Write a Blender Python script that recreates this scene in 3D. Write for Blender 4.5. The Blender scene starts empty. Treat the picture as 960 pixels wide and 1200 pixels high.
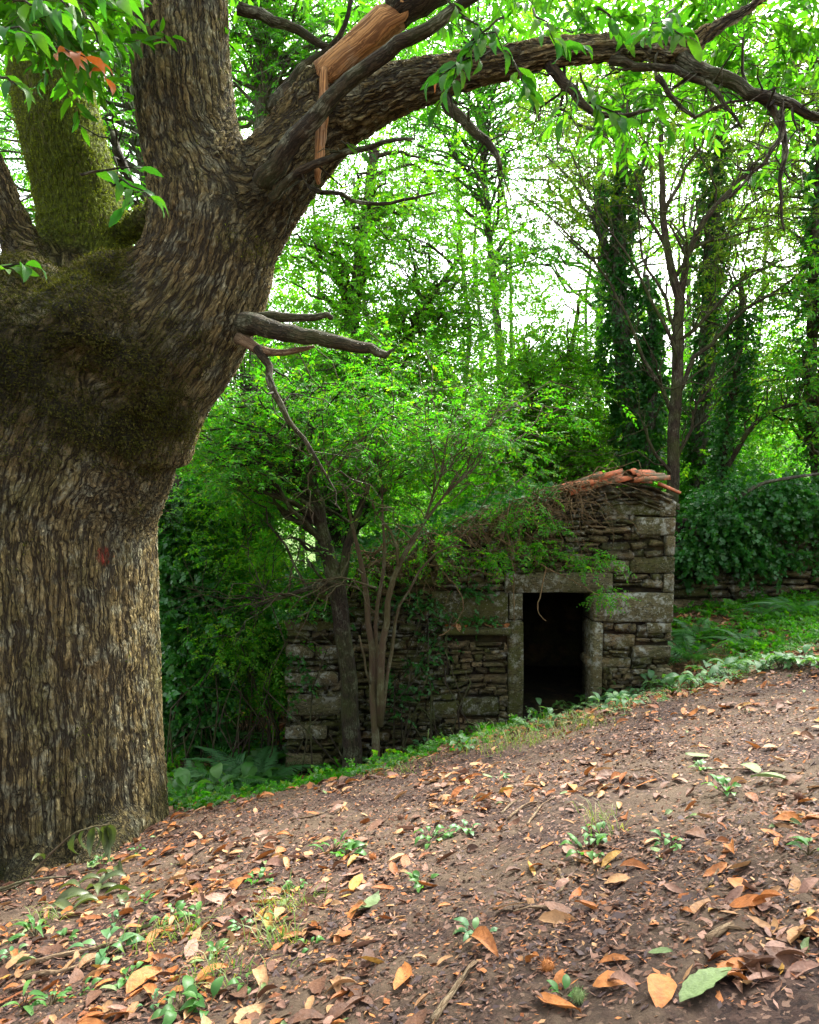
import bpy, bmesh, math, random
import numpy as np
from mathutils import Vector, Matrix, noise as mn
rad = math.radians
rng = np.random.default_rng(11); random.seed(11)
S = bpy.context.scene
C = S.collection

# ------------------------------------------------------------------ camera
F = 850.0; PITCH = rad(-2.0); CAM = np.array([0.0, 0.0, 1.6])
cd = bpy.data.cameras.new('camera'); cam = bpy.data.objects.new('camera', cd); C.objects.link(cam)
cd.sensor_fit = 'VERTICAL'; cd.sensor_height = 24.0; cd.lens = 24.0 * F / 1200.0
cd.clip_start = 0.05; cd.clip_end = 2000
cam.location = CAM; cam.rotation_euler = (rad(90) + PITCH, 0, 0)
S.camera = cam

# ------------------------------------------------------------------ sky and sun (bright overcast)
SUN_EL, SUN_AZ = rad(52), rad(24)       # azimuth clockwise from +Y (into the picture)
w = bpy.data.worlds.new('World'); S.world = w; w.use_nodes = True
nt = w.node_tree
sky = nt.nodes.new('ShaderNodeTexSky'); sky.sky_type = 'NISHITA'; sky.sun_disc = False
sky.sun_elevation = SUN_EL; sky.sun_rotation = SUN_AZ; sky.air_density = 1.0; sky.dust_density = 5.0
hs = nt.nodes.new('ShaderNodeHueSaturation'); hs.inputs['Saturation'].default_value = 0.25
nt.links.new(sky.outputs[0], hs.inputs['Color'])
bg = nt.nodes['Background']; bg.inputs['Strength'].default_value = 0.15
nt.links.new(hs.outputs[0], bg.inputs['Color'])
sl = bpy.data.lights.new('sun', 'SUN'); sl.energy = 2.6; sl.angle = rad(15); sl.color = (1.0, 0.95, 0.86)
so = bpy.data.objects.new('sun', sl); C.objects.link(so)
sd = Vector((math.sin(SUN_AZ)*math.cos(SUN_EL), math.cos(SUN_AZ)*math.cos(SUN_EL), math.sin(SUN_EL)))
so.rotation_euler = sd.to_track_quat('Z', 'Y').to_euler(); so.location = (0, 0, 30)
S.view_settings.view_transform = 'Standard'; S.view_settings.look = 'None'
S.view_settings.exposure = 2.6; S.view_settings.gamma = 1.0
S.cycles.max_bounces = 10; S.cycles.transmission_bounces = 6; S.cycles.diffuse_bounces = 7
S.cycles.use_denoising = True

# ------------------------------------------------------------------ helpers
def P(px, py, Y):
    """world point at depth Y along the sight line of photo pixel (px,py)"""
    u = (px - 480.0) / F; v = -(py - 600.0) / F
    dy = math.cos(PITCH) - v * math.sin(PITCH); dz = math.sin(PITCH) + v * math.cos(PITCH)
    k = Y / dy
    return np.array([u * k, Y, CAM[2] + dz * k])

def mesh_np(name, V, Q, mat=None, smooth=True, attrs=None):
    V = np.asarray(V, dtype=np.float32).reshape(-1, 3); Q = np.asarray(Q, dtype=np.int32)
    me = bpy.data.meshes.new(name)
    me.vertices.add(len(V)); me.vertices.foreach_set('co', V.ravel())
    n, k = Q.shape
    me.loops.add(n * k); me.loops.foreach_set('vertex_index', Q.ravel())
    me.polygons.add(n); me.polygons.foreach_set('loop_start', np.arange(0, n * k, k, dtype=np.int32))
    me.polygons.foreach_set('loop_total', np.full(n, k, dtype=np.int32))
    if smooth: me.polygons.foreach_set('use_smooth', np.ones(n, dtype=bool))
    me.update(calc_edges=True); me.validate()
    if attrs:
        for an, (ty, arr) in attrs.items():
            a = me.attributes.new(an, ty, 'POINT')
            a.data.foreach_set('vector' if ty == 'FLOAT_VECTOR' else 'value', np.asarray(arr, dtype=np.float32).ravel())
    if mat: me.materials.append(mat)
    return me

def link(name, me, parent=None, loc=None, **props):
    o = bpy.data.objects.new(name, me); C.objects.link(o)
    if parent is not None: o.parent = parent
    if loc is not None: o.location = loc
    for k, v in props.items(): o[k] = v
    return o

def empty(name, loc, label, cat, group=None):
    o = bpy.data.objects.new(name, None); C.objects.link(o); o.location = loc
    o['label'] = label; o['category'] = cat
    if group: o['group'] = group
    o.empty_display_size = 0.2
    return o

def child(name, me, parent, **props):
    """mesh built in world coordinates, put under a thing whose Empty sits at its base"""
    r = parent
    while r.parent is not None: r = r.parent
    co = np.empty(len(me.vertices) * 3, dtype=np.float32); me.vertices.foreach_get('co', co)
    co = co.reshape(-1, 3) - np.array(r.location, dtype=np.float32)
    me.vertices.foreach_set('co', co.ravel()); me.update()
    return link(name, me, parent, **props)

def norm(a): return a / (np.linalg.norm(a, axis=-1, keepdims=True) + 1e-9)

def spline(pts, radii, step=0.12):
    """Catmull-Rom resample of a limb path"""
    pts = np.asarray(pts, float); radii = np.asarray(radii, float)
    n = len(pts); out = []; ro = []
    for i in range(n - 1):
        p0 = pts[max(i-1, 0)]; p1 = pts[i]; p2 = pts[i+1]; p3 = pts[min(i+2, n-1)]
        m = max(2, int(np.linalg.norm(p2 - p1) / step))
        for k in range(m):
            t = k / m
            out.append(0.5*((2*p1)+(-p0+p2)*t+(2*p0-5*p1+4*p2-p3)*t*t+(-p0+3*p1-3*p2+p3)*t**3))
            ro.append(radii[i]*(1-t)+radii[i+1]*t)
    out.append(pts[-1]); ro.append(radii[-1])
    return np.array(out), np.array(ro)

def tube(pts, radii, seg=8, cap=True, rough=0.0):
    pts = np.asarray(pts, float); radii = np.asarray(radii, float); n = len(pts)
    T = norm(np.gradient(pts, axis=0))
    U = np.zeros_like(T); ref = np.array([1.0, 0, 0]) if abs(T[0][0]) < 0.8 else np.array([0, 1.0, 0])
    u = ref - T[0]*np.dot(ref, T[0]); U[0] = u/np.linalg.norm(u)
    for i in range(1, n):
        u = U[i-1] - T[i]*np.dot(U[i-1], T[i]); U[i] = u/(np.linalg.norm(u)+1e-9)
    W = np.cross(T, U)
    a = np.linspace(0, 2*math.pi, seg, endpoint=False)
    rr = radii[:, None]*np.ones(seg)
    if rough > 0: rr = rr*(1 + rough*rng.standard_normal((n, seg)))
    off = rr[..., None]*(np.cos(a)[None, :, None]*U[:, None] + np.sin(a)[None, :, None]*W[:, None])
    V = (pts[:, None] + off).reshape(-1, 3)
    s = np.concatenate([[0], np.cumsum(np.linalg.norm(np.diff(pts, axis=0), axis=1))])
    g = np.stack([rr*np.cos(a), rr*np.sin(a), np.repeat(s[:, None], seg, 1)], -1).reshape(-1, 3)
    i = np.arange(n-1)[:, None]; j = np.arange(seg)[None]; j2 = (j+1) % seg
    Q = np.stack([i*seg+j, i*seg+j2, (i+1)*seg+j2, (i+1)*seg+j], -1).reshape(-1, 4)
    if cap:
        V = np.vstack([V, pts[-1]+T[-1]*radii[-1]*0.4, pts[0]-T[0]*radii[0]*0.4])
        g = np.vstack([g, [0, 0, s[-1]], [0, 0, 0]])
        c = len(V)-2; j = np.arange(seg); j2 = (j+1) % seg; b = (n-1)*seg
        Q = np.vstack([Q, np.stack([b+j, b+j2, np.full(seg, c), np.full(seg, c)], -1),
                       np.stack([j2, j, np.full(seg, c+1), np.full(seg, c+1)], -1)])
    return V, Q, g

def fix_degenerate(Q):
    return Q

class MB:
    def __init__(s): s.V = []; s.Q = []; s.T = []; s.G = []; s.n = 0
    def add(s, V, Q, g=None):
        V = np.asarray(V, float); s.V.append(V); Q = np.asarray(Q)
        if Q.shape[1] == 4:
            d = Q[:, 2] == Q[:, 3]
            s.Q.append(Q[~d]+s.n)
            if d.any(): s.T.append(Q[d][:, :3]+s.n)
        else: s.T.append(Q+s.n)
        s.G.append(np.zeros_like(V) if g is None else g); s.n += len(V)
    def tube(s, pts, radii, seg=8, cap=True, rough=0.0, step=None):
        if step: pts, radii = spline(pts, radii, step)
        s.add(*tube(pts, radii, seg, cap, rough))
    def build(s, name, mat, smooth=True):
        V = np.vstack(s.V).astype(np.float32)
        Q = np.vstack(s.Q).astype(np.int32) if s.Q else np.zeros((0, 4), np.int32)
        T = np.vstack(s.T).astype(np.int32) if s.T else np.zeros((0, 3), np.int32)
        me = bpy.data.meshes.new(name); me.vertices.add(len(V)); me.vertices.foreach_set('co', V.ravel())
        nl = Q.size + T.size
        me.loops.add(nl); me.loops.foreach_set('vertex_index', np.concatenate([Q.ravel(), T.ravel()]))
        me.polygons.add(len(Q)+len(T))
        st = np.concatenate([np.arange(len(Q))*4, Q.size+np.arange(len(T))*3]).astype(np.int32)
        me.polygons.foreach_set('loop_start', st)
        me.polygons.foreach_set('loop_total', np.concatenate([np.full(len(Q), 4), np.full(len(T), 3)]).astype(np.int32))
        if smooth: me.polygons.foreach_set('use_smooth', np.ones(len(Q)+len(T), dtype=bool))
        a = me.attributes.new('grain', 'FLOAT_VECTOR', 'POINT'); a.data.foreach_set('vector', np.vstack(s.G).astype(np.float32).ravel())
        me.update(calc_edges=True)
        if mat: me.materials.append(mat)
        return me

# ------------------------------------------------------------------ materials
def newmat(name):
    m = bpy.data.materials.new(name); m.use_nodes = True
    nt = m.node_tree; b = nt.nodes['Principled BSDF']; out = nt.nodes['Material Output']
    return m, nt, b, out
def N(nt, t, ins=None, **p):
    n = nt.nodes.new('ShaderNode'+t)
    for k, v in p.items(): setattr(n, k, v)
    for k, v in (ins or {}).items():
        s = n.inputs[k]
        if isinstance(v, bpy.types.NodeSocket): nt.links.new(v, s)
        else:
            if isinstance(v, tuple) and len(v) == 3 and s.type == 'RGBA': v = (*v, 1)
            s.default_value = v
    return n
def ramp(nt, fac, stops, interp='LINEAR'):
    n = nt.nodes.new('ShaderNodeValToRGB'); nt.links.new(fac, n.inputs[0]); cr = n.color_ramp; cr.interpolation = interp
    while len(cr.elements) < len(stops): cr.elements.new(0.5)
    for e, (p, c) in zip(cr.elements, stops):
        e.position = p
        if not isinstance(c, tuple): c = (c, c, c)
        e.color = (*c, 1)
    return n.outputs[0]
def mix(nt, f, a, b, bt='MIX'):
    n = nt.nodes.new('ShaderNodeMix'); n.data_type = 'RGBA'; n.blend_type = bt
    for s, v in ((n.inputs[0], f), (n.inputs[6], a), (n.inputs[7], b)):
        if isinstance(v, bpy.types.NodeSocket): nt.links.new(v, s)
        else: s.default_value = (*v, 1) if isinstance(v, tuple) else v
    return n.outputs[2]
def math_(nt, op, a, b=0.0, clamp=False):
    n = nt.nodes.new('ShaderNodeMath'); n.operation = op; n.use_clamp = clamp
    for s, v in ((n.inputs[0], a), (n.inputs[1], b)):
        if isinstance(v, bpy.types.NodeSocket): nt.links.new(v, s)
        else: s.default_value = v
    return n.outputs[0]
def noise(nt, vec, scale, detail=4, rough=0.55, dist=0.0, out=0):
    return N(nt, 'TexNoise', {'Vector': vec, 'Scale': scale, 'Detail': detail, 'Roughness': rough, 'Distortion': dist}).outputs[out]

def bark_mat(name, ridge, ridge2, furrow, sc=(12, 12, 2.4), lichen=(0.35, 0.36, 0.27), lich=0.5, moss=0.0, mosscol=(0.05, 0.075, 0.008), disp=0.0, attr_moss=False, bump=0.6, wob=0.06):
    m, nt, b, out = newmat(name)
    g = N(nt, 'Attribute', attribute_name='grain').outputs['Vector']
    pos = N(nt, 'NewGeometry').outputs['Position']
    d = noise(nt, g, 5.0, 3, 0.6, out=1)
    dv = N(nt, 'VectorMath', {0: d, 1: (0.5, 0.5, 0.5)}, operation='SUBTRACT').outputs[0]
    dv = N(nt, 'VectorMath', {0: dv, 1: (wob, wob, wob)}, operation='MULTIPLY').outputs[0]
    gg = N(nt, 'VectorMath', {0: g, 1: dv}, operation='ADD').outputs[0]
    gs = N(nt, 'VectorMath', {0: gg, 1: sc}, operation='MULTIPLY').outputs[0]
    v = N(nt, 'TexVoronoi', {'Vector': gs, 'Scale': 1.0, 'Randomness': 1.0}, feature='DISTANCE_TO_EDGE').outputs['Distance']
    h = ramp(nt, v, [(0.0, 0.35), (0.06, 0.75), (0.2, 1.0)])
    gr = N(nt, 'VectorMath', {0: gg, 1: (sc[0]*0.85, sc[1]*0.85, sc[2]*0.42)}, operation='MULTIPLY').outputs[0]
    rn = noise(nt, gr, 1.0, 3, 0.5)
    rn = math_(nt, 'ABSOLUTE', math_(nt, 'SUBTRACT', rn, 0.5))
    h = math_(nt, 'MULTIPLY', h, ramp(nt, rn, [(0.0, 0.0), (0.025, 0.2), (0.06, 1.0)]))
    gr2 = N(nt, 'VectorMath', {0: gg, 1: (sc[0]*1.5, sc[1]*1.5, sc[2]*0.55)}, operation='MULTIPLY').outputs[0]
    rn2 = math_(nt, 'ABSOLUTE', math_(nt, 'SUBTRACT', noise(nt, gr2, 1.0, 2, 0.5), 0.5))
    h = math_(nt, 'MULTIPLY', h, ramp(nt, rn2, [(0.0, 0.4), (0.04, 1.0)]))
    gs2 = N(nt, 'VectorMath', {0: gg, 1: (sc[0]*2.6, sc[1]*2.6, sc[2]*4.5)}, operation='MULTIPLY').outputs[0]
    n2 = noise(nt, gs2, 1.0, 5, 0.65)
    hh = math_(nt, 'MULTIPLY', h, ramp(nt, n2, [(0.28, 0.35), (0.6, 1.0)]))
    n3 = noise(nt, gs2, 0.25, 4, 0.6)
    rc = mix(nt, ramp(nt, n3, [(0.4, 0.0), (0.62, 1.0)]), ridge, ridge2)
    if attr_moss:
        rc = mix(nt, ramp(nt, noise(nt, pos, 1.4, 5, 0.65, 0.5), [(0.44, 0.0), (0.62, 0.6)]), rc, (0.22, 0.145, 0.06))
        rc = mix(nt, ramp(nt, noise(nt, pos, 2.1, 4, 0.6), [(0.52, 0.0), (0.66, 0.6)]), rc, (0.17, 0.18, 0.06))
    lf = math_(nt, 'MULTIPLY', ramp(nt, noise(nt, pos, 6.0, 7, 0.72), [(0.5, 0.0), (0.60, 1.0)]), lich)
    rc = mix(nt, lf, rc, lichen)
    col = mix(nt, hh, furrow, rc)
    mf = ramp(nt, noise(nt, pos, 3.0, 6, 0.65), [(0.42, 0.0), (0.62, 1.0)])
    if attr_moss:
        am = N(nt, 'Attribute', attribute_name='moss').outputs['Fac']
        mf = math_(nt, 'ADD', math_(nt, 'MULTIPLY', mf, moss), math_(nt, 'SUBTRACT', math_(nt, 'MULTIPLY', am, 1.6), math_(nt, 'MULTIPLY', noise(nt, pos, 7.0, 5, 0.7), 0.9)), clamp=True)
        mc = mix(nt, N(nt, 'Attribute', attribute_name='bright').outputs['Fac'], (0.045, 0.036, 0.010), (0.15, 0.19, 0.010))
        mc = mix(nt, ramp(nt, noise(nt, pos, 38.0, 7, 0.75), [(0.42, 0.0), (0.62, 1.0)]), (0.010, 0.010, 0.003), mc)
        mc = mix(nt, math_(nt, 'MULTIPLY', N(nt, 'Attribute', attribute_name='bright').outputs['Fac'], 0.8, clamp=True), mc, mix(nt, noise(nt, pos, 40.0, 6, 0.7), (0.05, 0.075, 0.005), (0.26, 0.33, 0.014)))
        spk = math_(nt, 'MULTIPLY', ramp(nt, noise(nt, pos, 21.0, 6, 0.7), [(0.56, 0.0), (0.62, 1.0)]), ramp(nt, noise(nt, pos, 3.0, 2, 0.5), [(0.45, 0.0), (0.6, 0.9)]))
        mc = mix(nt, spk, mc, (0.20, 0.17, 0.07))
        iso = ramp(nt, noise(nt, pos, 24.0, 10, 0.8), [(0.32, 0.0), (0.68, 1.0)])
        rust = N(nt, 'Attribute', attribute_name='rust').outputs['Fac']
        mc = mix(nt, ramp(nt, math_(nt, 'MULTIPLY', iso, math_(nt, 'ADD', hh, 0.35)), [(0.05, 0.85), (0.5, 0.0)]), mc, (0.006, 0.006, 0.002))
        col = mix(nt, math_(nt, 'MULTIPLY', rust, 0.8), col, mix(nt, hh, (0.03, 0.008, 0.004), (0.22, 0.07, 0.03)))
        red = N(nt, 'Attribute', attribute_name='paint').outputs['Fac']
        col = mix(nt, math_(nt, 'MULTIPLY', ramp(nt, math_(nt, 'ADD', red, math_(nt, 'MULTIPLY', noise(nt, pos, 40, 5, 0.7), 0.9)), [(0.92, 0.0), (1.02, 1.0)]), math_(nt, 'MULTIPLY', hh, 0.9)), col, (0.30, 0.004, 0.012))
    else:
        mf = math_(nt, 'MULTIPLY', mf, moss); mc = mosscol
    col = mix(nt, mf, col, mc)
    nt.links.new(col, b.inputs['Base Color']); b.inputs['Roughness'].default_value = 0.85
    b.inputs['Specular IOR Level'].default_value = 0.25
    fine = noise(nt, gs2, 2.2, 6, 0.7)
    hd = hh
    if attr_moss:
        hd = N(nt, 'Mix', {0: math_(nt, 'MULTIPLY', N(nt, 'Attribute', attribute_name='burr').outputs['Fac'], 0.6, clamp=True), 2: hh, 3: iso}, data_type='FLOAT').outputs[0]
    hb = math_(nt, 'ADD', hd, math_(nt, 'MULTIPLY', fine, 0.5))
    bn = N(nt, 'Bump', {'Height': hb, 'Strength': bump, 'Distance': 0.02})
    nt.links.new(bn.outputs[0], b.inputs['Normal'])
    if disp > 0:
        dn = N(nt, 'Displacement', {'Height': hd, 'Midlevel': 0.8, 'Scale': disp})
        nt.links.new(dn.outputs[0], out.inputs['Displacement']); m.displacement_method = 'BOTH'
    return m

def leaf_mat(name, cols, trans=0.42, rough=0.45, obj_rand=False, tboost=2.3, spec=0.3, sss_tint=(1.0, 1.15, 0.35)):
    m, nt, b, out = newmat(name)
    r = N(nt, 'ObjectInfo').outputs['Random'] if obj_rand else N(nt, 'NewGeometry').outputs['Random Per Island']
    st = [(i/max(1, len(cols)-1), c) for i, c in enumerate(cols)]
    col = ramp(nt, r, st)
    pos = N(nt, 'NewGeometry').outputs['Position']
    col = mix(nt, ramp(nt, noise(nt, pos, 1.3, 3, 0.6), [(0.3, 0.6), (0.7, 0.0)]), col, tuple(c*0.62 for c in cols[0]))
    nt.links.new(col, b.inputs['Base Color']); b.inputs['Roughness'].default_value = rough
    b.inputs['Specular IOR Level'].default_value = spec
    tc = mix(nt, 1.0, col, tuple(t*tboost for t in sss_tint), 'MULTIPLY')
    t = N(nt, 'BsdfTranslucent', {'Color': tc})
    ms = N(nt, 'MixShader', {0: trans}); nt.links.new(b.outputs[0], ms.inputs[1]); nt.links.new(t.outputs[0], ms.inputs[2])
    nt.links.new(ms.outputs[0], out.inputs['Surface'])
    return m

M = {}
M['chestnut_bark'] = bark_mat('chestnut_bark', (0.52, 0.43, 0.20), (0.30, 0.23, 0.085), (0.010, 0.007, 0.003), sc=(27, 27, 5.0), disp=0.024, attr_moss=True, moss=0.25, lich=0.7, lichen=(0.46, 0.47, 0.33), bump=0.8)
M['dark_bark'] = bark_mat('dark_bark', (0.05, 0.035, 0.022), (0.035, 0.025, 0.016), (0.008, 0.005, 0.003), sc=(60, 60, 10), lich=0.35, moss=0.4, bump=0.5)
M['limb_bark'] = bark_mat('limb_bark', (0.075, 0.055, 0.03), (0.05, 0.035, 0.018), (0.008, 0.006, 0.003), sc=(40, 40, 8), lich=0.6, moss=0.3, bump=0.6)
M['grey_bark'] = bark_mat('grey_bark', (0.17, 0.165, 0.14), (0.09, 0.085, 0.065), (0.03, 0.027, 0.02), sc=(30, 30, 8), lich=0.7, lichen=(0.4, 0.42, 0.36), moss=0.35, bump=0.4)
M['brown_bark'] = bark_mat('brown_bark', (0.085, 0.065, 0.04), (0.05, 0.038, 0.024), (0.015, 0.01, 0.006), sc=(40, 40, 8), lich=0.3, moss=0.5, bump=0.4)
M['pale_stem'] = bark_mat('pale_stem', (0.085, 0.066, 0.032), (0.06, 0.045, 0.022), (0.05, 0.03, 0.018), sc=(80, 80, 12), lich=0.4, moss=0.35, bump=0.3)
M['dry_stem'] = bark_mat('dry_stem', (0.30, 0.20, 0.10), (0.20, 0.125, 0.06), (0.08, 0.045, 0.02), sc=(80, 80, 12), lich=0.2, moss=0.2, bump=0.3)
M['dead_wood'] = bark_mat('dead_wood', (0.30, 0.22, 0.13), (0.20, 0.13, 0.075), (0.07, 0.04, 0.02), sc=(70, 70, 5), lich=0.2, moss=0.1, bump=0.4)
M['orange_wood'] = bark_mat('orange_wood', (0.55, 0.31, 0.12), (0.42, 0.21, 0.075), (0.12, 0.055, 0.02), sc=(45, 45, 1.0), lichen=(0.33, 0.28, 0.2), lich=0.6, moss=0.0, bump=0.35, wob=0.01)

G1 = [(0.028, 0.14, 0.008), (0.055, 0.20, 0.010), (0.04, 0.17, 0.008), (0.11, 0.23, 0.012)]
M['leaf_green'] = leaf_mat('leaf_green', G1, trans=0.5)
M['leaf_bright'] = leaf_mat('leaf_bright', [(0.055, 0.20, 0.010), (0.09, 0.25, 0.012), (0.07, 0.22, 0.010), (0.18, 0.26, 0.015)], trans=0.6)
M['leaf_olive'] = leaf_mat('leaf_olive', [(0.06, 0.12, 0.014), (0.10, 0.17, 0.02), (0.075, 0.14, 0.015), (0.17, 0.18, 0.025)], trans=0.55)
M['leaf_ivy'] = leaf_mat('leaf_ivy', [(0.018, 0.10, 0.018), (0.03, 0.14, 0.026), (0.024, 0.12, 0.016), (0.06, 0.17, 0.02)], trans=0.38, rough=0.4, spec=0.45)
M['leaf_shrub'] = leaf_mat('leaf_shrub', [(0.03, 0.16, 0.008), (0.055, 0.21, 0.012), (0.04, 0.18, 0.008), (0.18, 0.24, 0.015)], trans=0.58)
M['leaf_chestnut'] = leaf_mat('leaf_chestnut', [(0.03, 0.13, 0.010), (0.055, 0.17, 0.012), (0.09, 0.21, 0.015)], trans=0.55, tboost=1.9)
M['leaf_chestnut_one'] = leaf_mat('leaf_chestnut_one', [(0.022, 0.11, 0.016), (0.045, 0.15, 0.012), (0.09, 0.20, 0.015)], trans=0.5, obj_rand=True, spec=0.25, rough=0.5, tboost=1.8)
M['leaf_autumn'] = leaf_mat('leaf_autumn', [(0.26, 0.07, 0.015), (0.34, 0.12, 0.02)], trans=0.3, obj_rand=True, sss_tint=(1, 0.9, 0.6), tboost=1.2)
M['leaf_weed'] = leaf_mat('leaf_weed', [(0.035, 0.12, 0.02), (0.06, 0.17, 0.035), (0.10, 0.22, 0.05)], trans=0.3, obj_rand=True)
M['leaf_blue'] = leaf_mat('leaf_blue', [(0.05, 0.14, 0.05), (0.09, 0.20, 0.075), (0.14, 0.25, 0.09)], trans=0.25, obj_rand=True)
M['leaf_fern'] = leaf_mat('leaf_fern', [(0.035, 0.13, 0.025), (0.06, 0.18, 0.035)], trans=0.35)
M['leaf_fern_one'] = leaf_mat('leaf_fern_one', [(0.03, 0.12, 0.03), (0.06, 0.18, 0.04)], trans=0.35, obj_rand=True)
M['leaf_wilted'] = leaf_mat('leaf_wilted', [(0.05, 0.075, 0.025), (0.085, 0.105, 0.035)], trans=0.15, obj_rand=True)
M['moss_tuft'] = leaf_mat('moss_tuft', [(0.03, 0.035, 0.006), (0.07, 0.075, 0.010), (0.045, 0.035, 0.012), (0.14, 0.13, 0.03)], trans=0.2, rough=0.8, spec=0.1)
M['moss_bright'] = leaf_mat('moss_bright', [(0.08, 0.11, 0.008), (0.16, 0.20, 0.012), (0.24, 0.27, 0.02)], trans=0.25, rough=0.8, spec=0.1)
M['grass'] = leaf_mat('grass_blade', [(0.06, 0.12, 0.015), (0.10, 0.17, 0.02), (0.22, 0.18, 0.06)], trans=0.3)

def dry_leaf_mat(name, a, b_, c_):
    m, nt, b, out = newmat(name)
    oi = N(nt, 'ObjectInfo'); ri = N(nt, 'NewGeometry').outputs['Random Per Island']
    r = math_(nt, 'FRACT', math_(nt, 'ADD', oi.outputs['Random'], ri))
    col = ramp(nt, r, [(0, a), (0.5, b_), (1, c_)])
    oc = N(nt, 'TexCoord').outputs['Object']
    pos = N(nt, 'NewGeometry').outputs['Position']
    n1 = noise(nt, pos, 35, 5, 0.7)
    col = mix(nt, ramp(nt, n1, [(0.42, 0.0), (0.72, 0.75)]), col, tuple(x*0.35 for x in a))
    nt.links.new(col, b.inputs['Base Color']); b.inputs['Roughness'].default_value = 0.6
    b.inputs['Specular IOR Level'].default_value = 0.3
    t = N(nt, 'BsdfTranslucent', {'Color': col}); ms = N(nt, 'MixShader', {0: 0.12})
    bn = N(nt, 'Bump', {'Height': noise(nt, pos, 70, 4, 0.6), 'Strength': 0.8, 'Distance': 0.006}); nt.links.new(bn.outputs[0], b.inputs['Normal'])
    nt.links.new(b.outputs[0], ms.inputs[1]); nt.links.new(t.outputs[0], ms.inputs[2]); nt.links.new(ms.outputs[0], out.inputs['Surface'])
    return m
M['dry_rust'] = dry_leaf_mat('dry_rust', (0.30, 0.095, 0.022), (0.42, 0.16, 0.04), (0.19, 0.06, 0.018))
M['dry_tan'] = dry_leaf_mat('dry_tan', (0.34, 0.18, 0.075), (0.42, 0.24, 0.11), (0.24, 0.12, 0.05))
M['dry_brown'] = dry_leaf_mat('dry_brown', (0.10, 0.045, 0.024), (0.16, 0.075, 0.04), (0.065, 0.03, 0.018))
M['dry_pink'] = dry_leaf_mat('dry_pink', (0.23, 0.125, 0.085), (0.29, 0.16, 0.11), (0.16, 0.08, 0.055))
M['dry_yellow'] = dry_leaf_mat('dry_yellow', (0.36, 0.19, 0.035), (0.42, 0.25, 0.05), (0.30, 0.13, 0.03))
M['dry_green'] = dry_leaf_mat('dry_green', (0.13, 0.20, 0.06), (0.17, 0.24, 0.09), (0.11, 0.16, 0.06))

def ground_mats():
    m, nt, b, out = newmat('path_soil')
    pos = N(nt, 'NewGeometry').outputs['Position']
    big = noise(nt, pos, 0.9, 6, 0.65, 0.6)
    mid = noise(nt, pos, 9.0, 8, 0.72)
    st = N(nt, 'VectorMath', {0: pos, 1: (1, 1.0, 1)}, operation='MULTIPLY').outputs[0]
    fv = N(nt, 'TexVoronoi', {'Vector': N(nt, 'VectorMath', {0: pos, 1: N(nt, 'VectorMath', {0: noise(nt, pos, 25, 3, 0.6, out=1), 1: (0.05, 0.05, 0.05)}, operation='MULTIPLY').outputs[0]}, operation='ADD').outputs[0], 'Scale': 75.0, 'Randomness': 1.0})
    fr = fv.outputs['Color']
    frv = N(nt, 'SeparateColor', {0: fr}).outputs[0]
    soil = mix(nt, mid, (0.036, 0.023, 0.014), (0.125, 0.088, 0.056))
    mulch = mix(nt, frv, (0.011, 0.006, 0.005), (0.055, 0.031, 0.022))
    mulch = mix(nt, ramp(nt, frv, [(0.9, 0.0), (0.97, 1.0)]), mulch, (0.16, 0.10, 0.07))
    f = ramp(nt, math_(nt, 'ADD', math_(nt, 'MULTIPLY', big, 0.7), math_(nt, 'MULTIPLY', mid, 0.35)), [(0.46, 0.0), (0.58, 1.0)])
    col = mix(nt, math_(nt, 'MULTIPLY', f, 0.9), mulch, soil)
    nt.links.new(col, b.inputs['Base Color']); b.inputs['Roughness'].default_value = 0.9; b.inputs['Specular IOR Level'].default_value = 0.2
    hb = math_(nt, 'ADD', math_(nt, 'MULTIPLY', frv, 0.5), math_(nt, 'MULTIPLY', noise(nt, pos, 40, 8, 0.7), 0.9))
    bn = N(nt, 'Bump', {'Height': hb, 'Strength': 0.8, 'Distance': 0.02}); nt.links.new(bn.outputs[0], b.inputs['Normal'])
    M['path'] = m
    m, nt, b, out = newmat('woodland_ground')
    pos = N(nt, 'NewGeometry').outputs['Position']
    n1 = noise(nt, pos, 12, 8, 0.75)
    col = mix(nt, n1, (0.03, 0.018, 0.010), (0.14, 0.075, 0.035))
    yy = N(nt, 'SeparateXYZ', {0: pos}).outputs[1]
    far = ramp(nt, math_(nt, 'DIVIDE', yy, 60.0), [(0.25, 0.15), (0.4, 1.0)])
    gm = math_(nt, 'MULTIPLY', ramp(nt, noise(nt, pos, 2.5, 6, 0.7), [(0.35, 0.0), (0.6, 1.0)]), far)
    col = mix(nt, math_(nt, 'MAXIMUM', gm, ramp(nt, math_(nt, 'DIVIDE', yy, 60.0), [(0.3, 0.0), (0.42, 1.0)])), col, mix(nt, n1, (0.03, 0.07, 0.012), (0.11, 0.19, 0.03)))
    nt.links.new(col, b.inputs['Base Color']); b.inputs['Roughness'].default_value = 0.9; b.inputs['Specular IOR Level'].default_value = 0.2
    bn = N(nt, 'Bump', {'Height': noise(nt, pos, 30, 8, 0.75), 'Strength': 0.9, 'Distance': 0.04}); nt.links.new(bn.outputs[0], b.inputs['Normal'])
    M['ground'] = m
ground_mats()

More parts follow.
